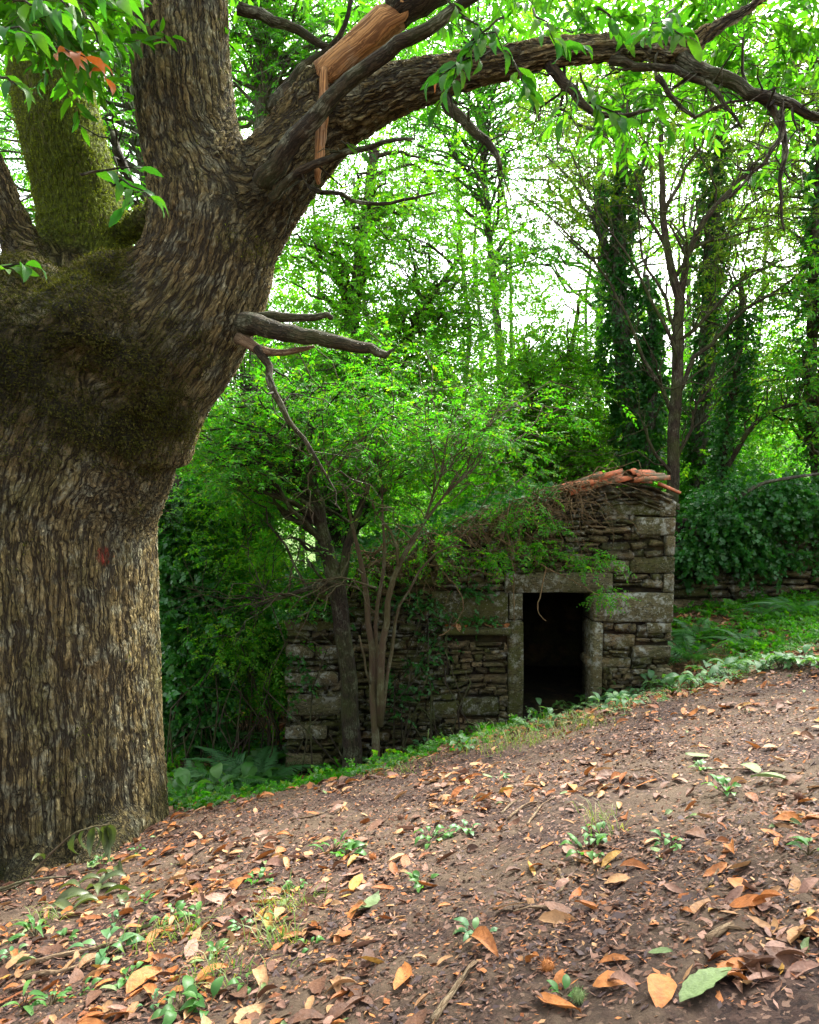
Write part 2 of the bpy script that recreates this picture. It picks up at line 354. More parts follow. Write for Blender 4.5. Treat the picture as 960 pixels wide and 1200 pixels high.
def stone_mat(name, a, b_, lich=0.5, moss=0.5, lcol=(0.36, 0.37, 0.31)):
    m, nt, b, out = newmat(name)
    r = N(nt, 'ObjectInfo').outputs['Random']; ri = N(nt, 'NewGeometry').outputs['Random Per Island']
    rr = math_(nt, 'FRACT', math_(nt, 'ADD', r, ri))
    pos = N(nt, 'NewGeometry').outputs['Position']; nrm = N(nt, 'NewGeometry').outputs['Normal']
    st = N(nt, 'VectorMath', {0: pos, 1: (1, 1, 2.6)}, operation='MULTIPLY').outputs[0]
    n1 = noise(nt, st, 17, 10, 0.78)
    n4 = noise(nt, st, 55, 5, 0.7)
    c = mix(nt, rr, a, b_)
    c = mix(nt, ramp(nt, n1, [(0.40, 1.0), (0.56, 0.0)]), c, tuple(x*0.12 for x in a))
    c = mix(nt, ramp(nt, noise(nt, pos, 4.0, 4, 0.6), [(0.5, 0.0), (0.7, 0.4)]), c, (0.13, 0.07, 0.025))
    mf = math_(nt, 'MULTIPLY', ramp(nt, noise(nt, pos, 3.3, 8, 0.7), [(0.42, 0.0), (0.58, 1.0)]), moss)
    c = mix(nt, mf, c, mix(nt, n4, (0.02, 0.022, 0.004), (0.085, 0.095, 0.016)))
    l1 = noise(nt, pos, 11.0, 9, 0.72, 0.2); l2 = noise(nt, pos, 1.6, 2, 0.5)
    lf = math_(nt, 'MULTIPLY', ramp(nt, l1, [(0.50, 0.0), (0.60, 0.95)]), ramp(nt, l2, [(0.40, 0.0), (0.52, 1.0)]))
    lf = math_(nt, 'MULTIPLY', lf, lich)
    c = mix(nt, lf, c, mix(nt, n4, tuple(x*0.55 for x in lcol), lcol))
    sp = ramp(nt, noise(nt, pos, 42, 4, 0.6), [(0.62, 0.0), (0.68, 1.0)])
    c = mix(nt, math_(nt, 'MULTIPLY', sp, lich*0.8), c, lcol)
    nt.links.new(c, b.inputs['Base Color']); b.inputs['Roughness'].default_value = 0.85; b.inputs['Specular IOR Level'].default_value = 0.25
    hb = math_(nt, 'ADD', n1, math_(nt, 'MULTIPLY', n4, 0.35))
    bn = N(nt, 'Bump', {'Height': hb, 'Strength': 0.9, 'Distance': 0.035}); nt.links.new(bn.outputs[0], b.inputs['Normal'])
    return m
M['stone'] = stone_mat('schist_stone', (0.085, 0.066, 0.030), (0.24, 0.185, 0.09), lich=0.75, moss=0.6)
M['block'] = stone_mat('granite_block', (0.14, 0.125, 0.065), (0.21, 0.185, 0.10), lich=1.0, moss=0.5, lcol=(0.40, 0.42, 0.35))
M['stone_moss_shade'] = stone_mat('moss_shade_stone', (0.045, 0.044, 0.015), (0.105, 0.10, 0.034), lich=0.7, moss=0.95)  # moss, and shrub shade put into the dark base colour at the hut's left
M['core'] = stone_mat('earth_core_shade', (0.014, 0.010, 0.006), (0.018, 0.012, 0.007), lich=0.0, moss=0.3)  # earth core, near-black: the unlit interior's shade is put into its colour
def tile_mat():
    m, nt, b, out = newmat('terracotta')
    pos = N(nt, 'NewGeometry').outputs['Position']
    c = mix(nt, noise(nt, pos, 12, 6, 0.7), (0.26, 0.055, 0.02), (0.46, 0.14, 0.05))
    c = mix(nt, ramp(nt, noise(nt, pos, 5, 6, 0.7), [(0.46, 0.0), (0.56, 0.95)]), c, mix(nt, noise(nt, pos, 30, 5, 0.7), (0.02, 0.022, 0.006), (0.10, 0.085, 0.035)))
    nt.links.new(c, b.inputs['Base Color']); b.inputs['Roughness'].default_value = 0.85
    bn = N(nt, 'Bump', {'Height': noise(nt, pos, 50, 6, 0.7), 'Strength': 0.5, 'Distance': 0.01}); nt.links.new(bn.outputs[0], b.inputs['Normal'])
    M['tile'] = m
tile_mat()

# ------------------------------------------------------------------ terrain
def plane_z(x, y):
    xs = 14*np.tanh(x/14.0); ys = np.where(y < 8.5, y, 8.5+2.5*np.tanh((y-8.5)/2.5))
    return 0.2*xs - 0.19*(ys-2.2)
CP = [P(654, 842, 9.1), P(600, 852, 9.0), P(750, 812, 9.2), P(790, 800, 9.3), P(540, 868, 9.0), P(450, 892, 9.0), P(345, 915, 9.0),
      P(260, 885, 9.3), P(200, 880, 9.5), P(250, 800, 13), P(800, 748, 10.4), P(850, 720, 11.3), P(950, 698, 11.6), P(1020, 690, 11.8),
      P(950, 742, 9.4), P(880, 765, 8.6), P(850, 786, 7.8),
      P(100, 900, 9), P(700, 700, 15), P(400, 700, 16), P(100, 720, 16), P(950, 640, 16)]
ZP = []
for x in np.arange(-5, 6.1, 1.0):
    for y in np.arange(0, 6.6, 1.1): ZP.append((x, y))
def _rbf():
    pts = np.array([(c[0], c[1]) for c in CP] + ZP); z = np.array([c[2] for c in CP] + [float(plane_z(a, np.array(b))) for a, b in ZP])
    r = z - plane_z(pts[:, 0], pts[:, 1])
    D = np.linalg.norm(pts[:, None]-pts[None], axis=-1)
    K = np.exp(-(D/2.6)**2) + np.eye(len(pts))*0.02
    return pts, np.linalg.solve(K, r)
_PTS, _W = _rbf()
def GZ(x, y, lumps=True):
    x = np.asarray(x, float); y = np.asarray(y, float); sh = x.shape
    xf = x.ravel(); yf = y.ravel(); out = np.empty(len(xf))
    for s in range(0, len(xf), 20000):
        a = xf[s:s+20000]; b = yf[s:s+20000]
        D2 = (a[:, None]-_PTS[None, :, 0])**2 + (b[:, None]-_PTS[None, :, 1])**2
        out[s:s+20000] = plane_z(a, b) + np.exp(-D2/2.6**2) @ _W
    if lumps:
        out += 0.018*np.sin(xf*3.1+np.sin(yf*2.3)*1.3)*np.cos(yf*2.7+xf) + 0.010*np.sin(xf*9+yf*4)*np.sin(yf*8-xf*3)
        out += 0.05*np.sin(xf*1.1+0.5)*np.sin(yf*0.9+1)*np.clip((yf-6)/4, 0, 1)
    out += np.clip(yf-32, 0, 60)*0.16 + np.clip(-xf-25, 0, 60)*0.12 + np.clip(xf-25, 0, 60)*0.1
    return out.reshape(sh)
def gz(x, y): return float(GZ(np.array([x]), np.array([y]))[0])
def gnorm(x, y, e=0.06):
    zx = (gz(x+e, y)-gz(x-e, y))/(2*e); zy = (gz(x, y+e)-gz(x, y-e))/(2*e)
    return Vector((-zx, -zy, 1)).normalized()
def hit(px, py):
    """ground point that photo pixel looks at"""
    ys = np.arange(1.2, 24, 0.02); u = (px-480)/F; v = -(py-600)/F
    dy = math.cos(PITCH)-v*math.sin(PITCH); dz = math.sin(PITCH)+v*math.cos(PITCH)
    xs = u*ys/dy; zs = CAM[2]+dz*ys/dy
    g = GZ(xs, ys); k = np.argmax(zs < g)
    return np.array([xs[k], ys[k], g[k]])
def crest(x):   # far edge of the trodden path
    return 6.55 + 0.12*np.sin(x*2.1) + 0.08*np.sin(x*5.3+1) + np.where(x < -1.0, (x+1.0)*0.25, 0) + np.where(x>1.0, 0.1*(x-1.0), 0)

def terrain():
    xs = np.concatenate([-np.geomspace(300, 6.3, 40), np.arange(-6, 7.0, 0.05), np.geomspace(7.3, 300, 40)])
    ys = np.concatenate([[-60, -30, -15, -8, -4, -2], np.arange(-1, 10.5, 0.05), np.geomspace(10.7, 600, 60)])
    X, Y = np.meshgrid(xs, ys); Z = GZ(X, Y)
    Z += 0.006*rng.standard_normal(Z.shape)*((Y > 1) & (Y < 9) & (abs(X) < 6))
    V = np.stack([X, Y, Z], -1).reshape(-1, 3)
    ny, nx = X.shape; i = np.arange(ny-1)[:, None]; j = np.arange(nx-1)[None]
    Q = np.stack([i*nx+j, i*nx+j+1, (i+1)*nx+j+1, (i+1)*nx+j], -1).reshape(-1, 4)
    c = V[Q].mean(1)
    inhut = (c[:, 0] > P(355, 680, 9.2)[0]) & (c[:, 0] < P(770, 680, 9.2)[0]) & (c[:, 1] > 9.56) & (c[:, 1] < 12.3)     # the hut has its own floor
    Q = Q[~inhut]; c = c[~inhut]
    onpath = (c[:, 1] < crest(c[:, 0])) & (c[:, 1] > -8) & (np.abs(c[:, 0]) < 12)
    for name, sel, mat in (('dirt_path', onpath, M['path']), ('ground', ~onpath, M['ground'])):
        q = Q[sel]; u, inv = np.unique(q.ravel(), return_inverse=True)
        link(name, mesh_np(name, V[u], inv.reshape(-1, 4), mat), kind='structure')
terrain()

# ------------------------------------------------------------------ foliage tools
def leaf_kite():
    V = np.array([[0, 0, 0], [-0.5, 0.42, 0.10], [0, 1, -0.10], [0.5, 0.42, 0.10]], float)
    return V, np.array([[0, 2, 1], [0, 3, 2]])
def leaf_hex():
    V = np.array([[0, 0, 0], [-0.42, 0.25, 0.08], [-0.40, 0.66, 0.05], [0, 1, -0.12], [0.40, 0.66, 0.05], [0.42, 0.25, 0.08], [0, 0.5, 0.0]], float)
    return V, np.array([[0, 6, 2, 1], [6, 3, 3, 2], [0, 5, 4, 6], [6, 4, 3, 3]])
def leaf_ivy():
    V = np.array([[0, 0, 0.0], [-0.52, 0.30, 0.06], [0, 1, -0.1], [0.52, 0.30, 0.06]], float)
    return V, np.array([[0, 2, 1], [0, 3, 2]])
def rotz(a):
    c, s = np.cos(a), np.sin(a); z = np.zeros_like(c); o = z+1
    return np.stack([np.stack([c, -s, z], -1), np.stack([s, c, z], -1), np.stack([z, z, o], -1)], -2)
def rotx(a):
    c, s = np.cos(a), np.sin(a); z = np.zeros_like(c); o = z+1
    return np.stack([np.stack([o, z, z], -1), np.stack([z, c, -s], -1), np.stack([z, s, c], -1)], -2)
def roty(a):
    c, s = np.cos(a), np.sin(a); z = np.zeros_like(c); o = z+1
    return np.stack([np.stack([c, z, s], -1), np.stack([z, o, z], -1), np.stack([-s, z, c], -1)], -2)
def spray_template(n, L, ll, lw, leafV, kind='alt', r=rng):
    k = np.arange(n); side = np.where(k % 2 == 0, 1, -1)
    t = 0.12+0.88*(k+0.5)/n; t[-1] = 1.0
    pos = np.stack([0.04*L*np.sin(t*4), t*L, -0.18*L*t*t], -1) + r.normal(0, 0.02*L, (n, 3))
    ang = side*r.uniform(0.6, 1.2, n); ang[-1] = 0
    if kind == 'rand': ang = r.uniform(-2.6, 2.6, n)
    Rm = rotz(-ang) @ rotx(r.normal(-0.25, 0.35, n)) @ roty(r.normal(0, 0.45, n))
    sz = ll*r.uniform(0.65, 1.15, n)*(0.6+0.4*np.sin(np.pi*np.clip(t, 0, 0.95)))
    LV = leafV*np.array([lw/ll, 1, 1])
    V = np.einsum('kij,vj->kvi', Rm, LV)*sz[:, None, None]+pos[:, None]
    return V
def orient(dirs, roll):
    y = norm(dirs); up = np.array([0, 0, 1.0]); z = up-y*(y@up)[:, None]; z = norm(z+1e-6); x = np.cross(y, z)
    B = np.stack([x, y, z], -1)
    return B @ roty(roll)
def scatter(pos, dirs, scale, templates, leafQ, rollsd=0.45, r=rng):
    """returns V,T arrays for all sprays"""
    nT = len(templates); idx = r.integers(0, nT, len(pos)); Vs = []; Fs = []; n0 = 0
    B = orient(dirs, r.normal(0, rollsd, len(pos)))
    for t in range(nT):
        s = idx == t
        if not s.any(): continue
        tv = templates[t]; nl, nv, _ = tv.shape
        V = np.einsum('kij,lvj->klvi', B[s], tv)*scale[s][:, None, None, None]+pos[s][:, None, None]
        m = V.shape[0]*nl
        Fq = (leafQ[None]+(np.arange(m)*nv)[:, None, None]+n0).reshape(-1, leafQ.shape[1])
        Vs.append(V.reshape(-1, 3)); Fs.append(Fq); n0 += m*nv
    return np.vstack(Vs), np.vstack(Fs)
def twigs_for(pos, dirs, scale, L, rad_=0.004, keep=1.0, r=rng):
    s = r.random(len(pos)) < keep; p = pos[s]; d = norm(dirs[s]); sc = scale[s][:, None]
    a = p-d*L*0.5*sc; b = p+d*L*0.9*sc+np.array([0, 0, -0.14*L])*sc
    up = np.array([0.3, 0.2, 1.0]); x = norm(np.cross(d, up)); z = np.cross(x, d)
    V = []
    for ang in (0, 2.09, 4.19):
        o = (np.cos(ang)*x+np.sin(ang)*z)*rad_; V += [a+o, b+o*0.4]
    V = np.stack(V, 1).reshape(-1, 3); n = len(p); q = np.array([[0, 2, 3, 1], [2, 4, 5, 3], [4, 0, 1, 5]])
    return V, (q[None]+(np.arange(n)*6)[:, None, None]).reshape(-1, 4)

KV, KQ = leaf_kite(); HV, HQ = leaf_hex(); IV, IQ = leaf_ivy()
TP = {
 'broad': ([spray_template(13, 0.55, 0.13, 0.075, KV) for _ in range(6)], KQ, 0.55),
 'mid': ([spray_template(15, 0.42, 0.085, 0.048, KV) for _ in range(6)], KQ, 0.42),
 'small': ([spray_template(15, 0.30, 0.055, 0.030, KV) for _ in range(6)], KQ, 0.30),
 'ivy': ([spray_template(10, 0.22, 0.075, 0.075, IV, 'rand') for _ in range(6)], IQ, 0.22),
 'chestnut': ([spray_template(9, 0.30, 0.17, 0.058, HV) for _ in range(6)], HQ, 0.30),
}
def crown_points(blobs, r=rng):
    """blobs: (px,py,rx_px,ry_px,Y,depth_m,n_clusters,per_cluster,spread_m)"""
    CC = []; PP = []; DD = []
    for (px, py, rx, ry, Y, dep, nc, per, sp) in blobs:
        c = P(px, py, Y); ax = np.array([rx*Y/F, dep, ry*Y/F])
        d = norm(r.normal(size=(nc, 3))); rr = r.random(nc)**0.45
        cl = c+d*rr[:, None]*ax*1.08
        CC.append(cl)
        pp = np.repeat(cl, per, 0)+r.normal(0, 1, (nc*per, 3))*np.array([sp, sp, sp*0.45])
        dd = norm((pp-np.repeat(cl, per, 0)))*0.9+r.normal(0, 0.5, (nc*per, 3))+np.array([0, 0, -0.25])
        dd[:, 2] *= 0.6
        PP.append(pp); DD.append(dd)
    return np.vstack(CC), np.vstack(PP), np.vstack(DD)

def twisty(a, b, n=6, sag=0.15, jit=0.06, r=rng):
    a = np.asarray(a, float); b = np.asarray(b, float); t = np.linspace(0, 1, n)[:, None]
    L = np.linalg.norm(b-a)
    p = a+(b-a)*t+np.array([0, 0, 1])*np.sin(np.pi*t)*L*sag
    p[1:-1] += r.normal(0, jit*L, (n-2, 3)); return p

def px_path(pts): return np.array([P(a, b, c) for a, b, c, *_ in pts])

def tree(name, label, cat, trunks, blobs, kind, leafm, barkm, group=None, scale=1.0, branches=1.0, limbs=(), ivy=None, twigkeep=0.6, seg=8, twr=0.005):
    """trunks: list of [(px,py,Y,r)...]; first one starts at the ground"""
    p0 = P(*trunks[0][0][:3]); p0[2] = gz(p0[0], p0[1])
    root = empty(name, p0, label, cat, group)
    tm = MB(); segs = []
    for k, t in enumerate(trunks):
        pts = px_path(t); rr = [q[3] for q in t]
        if k == 0: pts = np.vstack([[pts[0][0], pts[0][1], p0[2]-0.2], pts]); rr = [rr[0]*1.25]+rr
        pp, r2 = spline(pts, rr, 0.35); pp = pp+rng.normal(0, 0.012, pp.shape)
        tm.add(*tube(pp, r2, seg)); segs.append((pp, r2))
    child('trunk', tm.build('trunk', M[barkm]), root)
    bm_ = MB()
    for t in limbs:
        pts = px_path(t); pp, r2 = spline(pts, [q[3] for q in t], 0.3); pp = pp+rng.normal(0, 0.02, pp.shape)
        bm_.add(*tube(pp, r2, 6)); segs.append((pp, r2))
        # side twigs along limbs
        for k in range(int(len(pp)*1.3*branches)):
            i = rng.integers(1, len(pp)); d = rng.normal(size=3)*0.8+(pp[min(i+1, len(pp)-1)]-pp[i-1])*2+np.array([0, 0, 0.3])
            L = rng.uniform(0.4, 1.5)*min(1.3, 0.5+12*r2[i]); d = norm(d[None])[0]
            q = twisty(pp[i], pp[i]+d*L, 6, 0.06, 0.05); bm_.add(*tube(q, np.linspace(max(0.008, r2[i]*0.45), 0.004, 6), 4, False))
            for kk in range(3):
                j = rng.integers(2, 6); d2 = norm((d+rng.normal(0, 0.7, 3))[None])[0]
                q2 = twisty(q[j], q[j]+d2*L*0.45, 4, 0.04, 0.05); bm_.add(*tube(q2, np.linspace(0.006, 0.003, 4), 3, False))
    if blobs and kind == 'mid': blobs = [(a, b, c, d, e, f, int(g*1.35), int(h*1.35), i*1.35) for (a, b, c, d, e, f, g, h, i) in blobs]
    if blobs:
        CC, PP, DD = crown_points(blobs)
        allp = np.vstack([s[0] for s in segs]); allr = np.concatenate([s[1] for s in segs])
        for c in CC:
            if rng.random() > branches: continue
            d = np.linalg.norm(allp-c, axis=1)+np.maximum(0, allp[:, 2]-c[2]+0.3)*1.5
            i = int(np.argmin(d+rng.random(len(d))*0.8))
            q = twisty(allp[i], c, 7, 0.08, 0.04)
            bm_.add(*tube(q, np.linspace(min(allr[i]*0.5, 0.035+0.01*np.linalg.norm(allp[i]-c)), 0.008, 7), 5, False))
        tpl, Qf, L = TP[kind]; sc = rng.uniform(0.75, 1.25, len(PP))*scale
        V, T = scatter(PP, DD, sc, tpl, Qf)
        mb = MB(); mb.add(V, T)
        child('crown', mb.build('crown', M[leafm], smooth=False), root, kind='stuff')
        if twigkeep > 0:
            bm_.add(*twigs_for(PP, DD, sc, L, twr, twigkeep))
    if bm_.n: child('branches', bm_.build('branches', M[barkm]), root, kind='stuff')
    if ivy:
        # ivy: (trunk index, py_lo, py_hi, radius, count)
        VV = []; mb = MB()
        for (k, t0, t1, rad0, cnt) in ivy:
            pp, r2 = segs[k]; n = len(pp); t = rng.uniform(t0, t1, cnt)*(n-1); i = np.minimum(t.astype(int), n-2); f = (t-i)[:, None]
            c = pp[i]*(1-f)+pp[i+1]*f; a = rng.uniform(0, 2*math.pi, cnt)
            lump = 0.55+0.45*np.sin(t*1.7+a*2)+0.3*np.sin(t*0.6+1); rr = rad0*np.clip(lump, 0.25, 1.4)*rng.uniform(0.5, 1.05, cnt)
            o = np.stack([np.cos(a), np.sin(a), np.zeros(cnt)], -1)
            pos = c+o*(rr+r2[i]*0.6)[:, None]; dd = o*0.8+np.array([0, 0, -0.6])+rng.normal(0, 0.4, (cnt, 3))
            V, T = scatter(pos, dd, rng.uniform(0.7, 1.25, cnt)*scale, TP['ivy'][0], TP['ivy'][1], 0.7)
            mb.add(V, T)
        child('ivy', mb.build('ivy', M['leaf_ivy'], smooth=False), root, kind='stuff')
    return root

# ------------------------------------------------------------------ the old chestnut
def proj(V):
    d = V-CAM; yy = d[:, 1]*math.cos(PITCH)+d[:, 2]*math.sin(PITCH); zz = -d[:, 1]*math.sin(PITCH)+d[:, 2]*math.cos(PITCH)
    return 480+F*d[:, 0]/yy, 600-F*zz/yy
def lance(n=8, L=1.0, wd=0.33, fold=0.12, arch=0.18, curl=0.0, roll=0.0, serr=0.03, r=rng):
    """lance shaped leaf: three vertex columns along a bent midrib"""
    t = np.linspace(0, 1, n+1); wv = wd*0.5*np.sin(np.pi*t**0.85)**0.8*(1+serr*np.where(np.arange(n+1) % 2, 1, -1)); wv[0] = 0.01; wv[-1] = 0.004
    y = t*L; ph = arch*np.sin(np.pi*t)+curl*t*t; side = roll*np.sin(t*4)
    V = []
    for s_ in (-1, 0, 1):
        V.append(np.stack([s_*wv*np.cos(fold*3)+side*0.3, y*(1-0.25*abs(curl)*t), ph+abs(s_)*wv*np.sin(fold*3)+s_*roll*t*0.5*wd], -1))
    V = np.stack(V, 1)*1.0; V = V.reshape(-1, 3); V += r.normal(0, 0.006, V.shape)
    Q = []
    for i in range(n):
        a = i*3
        Q += [[a, a+1, a+4, a+3], [a+1, a+2, a+5, a+4]]
    return V*np.array([L, 1, L]) if False else V, np.array(Q)

def chestnut():
    base = P(40, 1075, 5.7); base[2] = gz(base[0], base[1])
    root = empty('chestnut_tree', base, 'huge old chestnut tree with ridged bark, mossy burr and a limb arching over the path', 'tree')
    zb = base[2]
    paths = {
     'trunk': [(38, 1200, 5.8, 1.30), (38, 1075, 5.8, 1.17), (38, 980, 5.75, 1.06), (36, 850, 5.7, 1.0), (34, 700, 5.7, 0.975), (32, 600, 5.7, 0.99), (50, 520, 5.7, 1.03), (75, 450, 5.7, 0.98), (85, 400, 5.7, 0.7)],
     'main': [(130, 520, 5.65, 0.62), (150, 455, 5.6, 0.62), (200, 385, 5.55, 0.58), (242, 315, 5.5, 0.50), (247, 245, 5.5, 0.46), (224, 165, 5.5, 0.375), (213, 80, 5.5, 0.365), (207, 0, 5.5, 0.375), (200, -150, 5.55, 0.34), (190, -380, 5.6, 0.28)],
     'right': [(262, 300, 5.5, 0.36), (305, 230, 5.45, 0.335), (350, 175, 5.35, 0.285), (400, 135, 5.25, 0.23), (450, 110, 5.05, 0.185), (510, 92, 4.9, 0.15), (580, 76, 4.75, 0.112), (660, 60, 4.6, 0.094), (740, 56, 4.5, 0.088), (795, 60, 4.45, 0.078), (838, 33, 4.4, 0.056), (880, 8, 4.35, 0.046), (940, -40, 4.3, 0.04)],
     'broken': [(290, 240, 5.5, 0.25), (325, 180, 5.4, 0.21), (360, 125, 5.25, 0.17), (384, 86, 5.15, 0.13)],
     'left': [(75, 380, 5.9, 0.5), (100, 315, 5.95, 0.40), (95, 245, 6.0, 0.345), (76, 170, 6.0, 0.33), (60, 95, 6.05, 0.33), (55, 20, 6.1, 0.32), (40, -100, 6.2, 0.3), (20, -300, 6.4, 0.25)],
     'hook': [(115, 300, 5.9, 0.13), (150, 270, 5.85, 0.11), (178, 255, 5.7, 0.11), (200, 230, 5.6, 0.12)],
     'dark': [(45, 340, 5.5, 0.22), (25, 290, 5.45, 0.15), (5, 235, 5.4, 0.12), (-25, 160, 5.4, 0.1), (-80, 60, 5.4, 0.08)],
    }
    sk = {}
    mb = MB()
    for k, p in paths.items():
        pp, rr = spline(px_path(p), [q[3] for q in p], 0.12); sk[k] = (pp, rr)
        mb.add(*tube(pp, rr, 24))
    # root flares and the swollen burr
    for (px, py, Y, r0, px2, py2, Y2) in [(30, 1000, 4.95, 0.4, 20, 1075, 4.5), (90, 1000, 5.0, 0.35, 110, 1045, 4.6)]:
        a = P(px, py, Y); b = P(px2, py2, Y2); b[2] = gz(b[0], b[1])-0.12
        a[1] += 0.45; mb.add(*tube(np.array([a, (a+b)/2+[0, 0, -.05], b]), [r0, r0*0.65, 0.1], 16))
    blobs = [(60, 420, 5.35, .62), (10, 400, 5.3, .6), (110, 395, 5.2, .45), (150, 440, 5.3, .42), (-60, 420, 5.5, .7), (30, 355, 5.4, .42), (90, 470, 5.25, .42), (140, 350, 5.5, .4), (-30, 345, 5.6, .4)]
    for (px, py, Y, r0) in blobs:
        c = P(px, py, Y); h = r0
        mb.add(*tube(np.array([c+[0, 0, -h*.9], c+[0, 0, -h*.6], c+[0, 0, -h*.2], c+[0, 0, h*.25], c+[0, 0, h*.6], c+[0, 0, h*.85]]), np.array([.3, .75, .98, .95, .72, .35])*h, 16))
    me = mb.build('tmp', None); o = link('tmp', me)
    md = o.modifiers.new('r', 'REMESH'); md.mode = 'VOXEL'; md.voxel_size = 0.0245
    sm = o.modifiers.new('s', 'SMOOTH'); sm.factor = 0.7; sm.iterations = 9
    dg = bpy.context.evaluated_depsgraph_get(); m2 = bpy.data.meshes.new_from_object(o.evaluated_get(dg))
    bpy.data.objects.remove(o); bpy.data.meshes.remove(me)
    n = len(m2.vertices); co = np.empty(n*3, np.float32); m2.vertices.foreach_get('co', co); co = co.reshape(-1, 3).astype(float)
    # grain coordinates that follow every limb and blend where limbs meet
    keys = ['trunk', 'main', 'right', 'broken', 'left', 'hook', 'dark']; t0 = {'trunk': 0}
    par = {'main': 'trunk', 'left': 'trunk', 'dark': 'trunk', 'right': 'main', 'broken': 'right', 'hook': 'left'}
    Gs = []; Ds = []; s0 = {}
    for k in keys:
        pp, rr = sk[k]; s_ = np.concatenate([[0], np.cumsum(np.linalg.norm(np.diff(pp, axis=0), axis=1))])
        off = 0
        if k in par:
            q, sq = s0[par[k]]; off = sq[np.argmin(np.linalg.norm(q-pp[0], axis=1))]
        s_ = s_+off; s0[k] = (pp, s_)
        T = norm(np.gradient(pp, axis=0)); U = np.zeros_like(T); W = np.zeros_like(T)
        for i in range(len(pp)):
            rot = Vector((0, 0, 1)).rotation_difference(Vector(T[i])).to_matrix(); U[i] = rot @ Vector((1, 0, 0)); W[i] = rot @ Vector((0, 1, 0))
        best = np.full(n, 1e9); bi = np.zeros(n, int)
        for i in range(len(pp)):
            d = ((co-pp[i])**2).sum(1); m = d < best; best[m] = d[m]; bi[m] = i
        off_ = co-pp[bi]; tt = s_[bi]+(off_*T[bi]).sum(1)
        Gs.append(np.stack([(off_*U[bi]).sum(1), (off_*W[bi]).sum(1), tt], -1)); Ds.append(np.sqrt(best)-rr[bi])
    D = np.stack(Ds, 0); Wt = np.exp(-(D-D.min(0))/0.07); Wt /= Wt.sum(0)
    G = sum(Wt[i][:, None]*Gs[i] for i in range(len(keys)))
    wl = Wt[keys.index('left')]+0.6*Wt[keys.index('hook')]
    px, py = proj(co)
    def near(px_, py_, Y, r_, sx=1.0, sz=1.0):
        c = P(px_, py_, Y); d = (co-c)/np.array([sx, 1.0, sz]); return np.clip(1.35-np.linalg.norm(d, axis=1)/r_, 0, 1)
    lump = np.array([mn.noise(Vector(v)*2.3)*0.5+mn.noise(Vector(v)*6.0)*0.3+mn.noise(Vector(v)*13.0)*0.16 for v in co])
    moss = wl*1.25
    burr = np.max([near(60, 440, 4.9, .85, 1.3, .75), near(150, 490, 4.9, .5, 1.2, .8), near(10, 370, 5.1, .8), near(185, 480, 5.0, .40, 1, 1.0), near(110, 345, 5.2, .45), near(215, 500, 5.2, .25)], 0)
    moss = np.maximum(moss, burr*(0.80+lump*1.5)); moss = np.maximum(moss, Wt[keys.index('dark')]*0.35)
    lo = np.clip(1-(co[:, 2]-zb)/1.3, 0, 1)*(0.72+lump); moss = np.maximum(moss, lo)
    moss = np.maximum(moss, near(300, 235, 5.2, .35)*0.6)
    moss = np.clip(moss, 0, 1)
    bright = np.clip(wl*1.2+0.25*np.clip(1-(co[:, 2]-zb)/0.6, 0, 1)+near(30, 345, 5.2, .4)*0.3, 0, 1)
    rust = np.maximum(near(98, 815, 4.75, .16, 0.55, 2.4), near(95, 760, 4.8, .9, 0.8, 1.3)*0.10)
    cand = np.where((abs(px-122) < 8) & (abs(py-652) < 8) & (co[:, 1] < 5.7))[0]
    pc = co[cand].mean(0) if len(cand) else P(122, 652, 4.8)
    paint = np.clip(1-np.linalg.norm((co-pc)/np.array([.8, 1, 1]), axis=1)/0.14, 0, 1)
    # lumps of the burr
    nn = np.array([v.normal for v in m2.vertices])
    co += nn*(lump*(0.014+0.13*burr))[:, None]
    m2.vertices.foreach_set('co', co.astype(np.float32).ravel())
    for nm, arr in (('burr', burr), ('moss', moss), ('bright', bright), ('rust', rust), ('paint', paint)):
        a = m2.attributes.new(nm, 'FLOAT', 'POINT'); a.data.foreach_set('value', arr.astype(np.float32))
    a = m2.attributes.get('grain')
    if a: m2.attributes.remove(a)
    a = m2.attributes.new('grain', 'FLOAT_VECTOR', 'POINT'); a.data.foreach_set('vector', G.astype(np.float32).ravel())
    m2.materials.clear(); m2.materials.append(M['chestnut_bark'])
    m2.polygons.foreach_set('use_smooth', np.ones(len(m2.polygons), dtype=bool))
    child('trunk', m2, root)
    # cushions of moss growing on the burr, the rear limb and the foot
    rm = np.random.default_rng(12); front = (nn[:, 1] < .25) | (nn[:, 2] > .5)
    for wt, num, L, mt in ((np.clip(burr*1.3+lump*1.2-.35, 0, 1), 34000, .020, 'moss_tuft'), (np.clip(wl*1.3+lump-.25, 0, 1), 16000, .016, 'moss_bright'), (np.clip(1.1-(co[:, 2]-zb)/.7+lump*1.5-.5, 0, 1)*.8, 9000, .018, 'moss_tuft')):
        p = wt*front; p = p/p.sum(); idx = rm.choice(n, num, p=p); b0 = co[idx]-np.array(root.location)*0+rm.normal(0, .008, (num, 3)); nr = nn[idx]
        d = norm(nr*.8+rm.normal(0, .55, (num, 3))+[0, 0, -.25]); sd_ = norm(np.cross(d, rm.normal(size=(num, 3))))*(L*.22); ll = (L*rm.uniform(.5, 1.4, num))[:, None]
        V = np.stack([b0-sd_, b0+sd_, b0+d*ll], 1).reshape(-1, 3)
        child('moss', mesh_np('moss', V, np.arange(num*3).reshape(-1, 3), M[mt], smooth=False), root, kind='stuff')

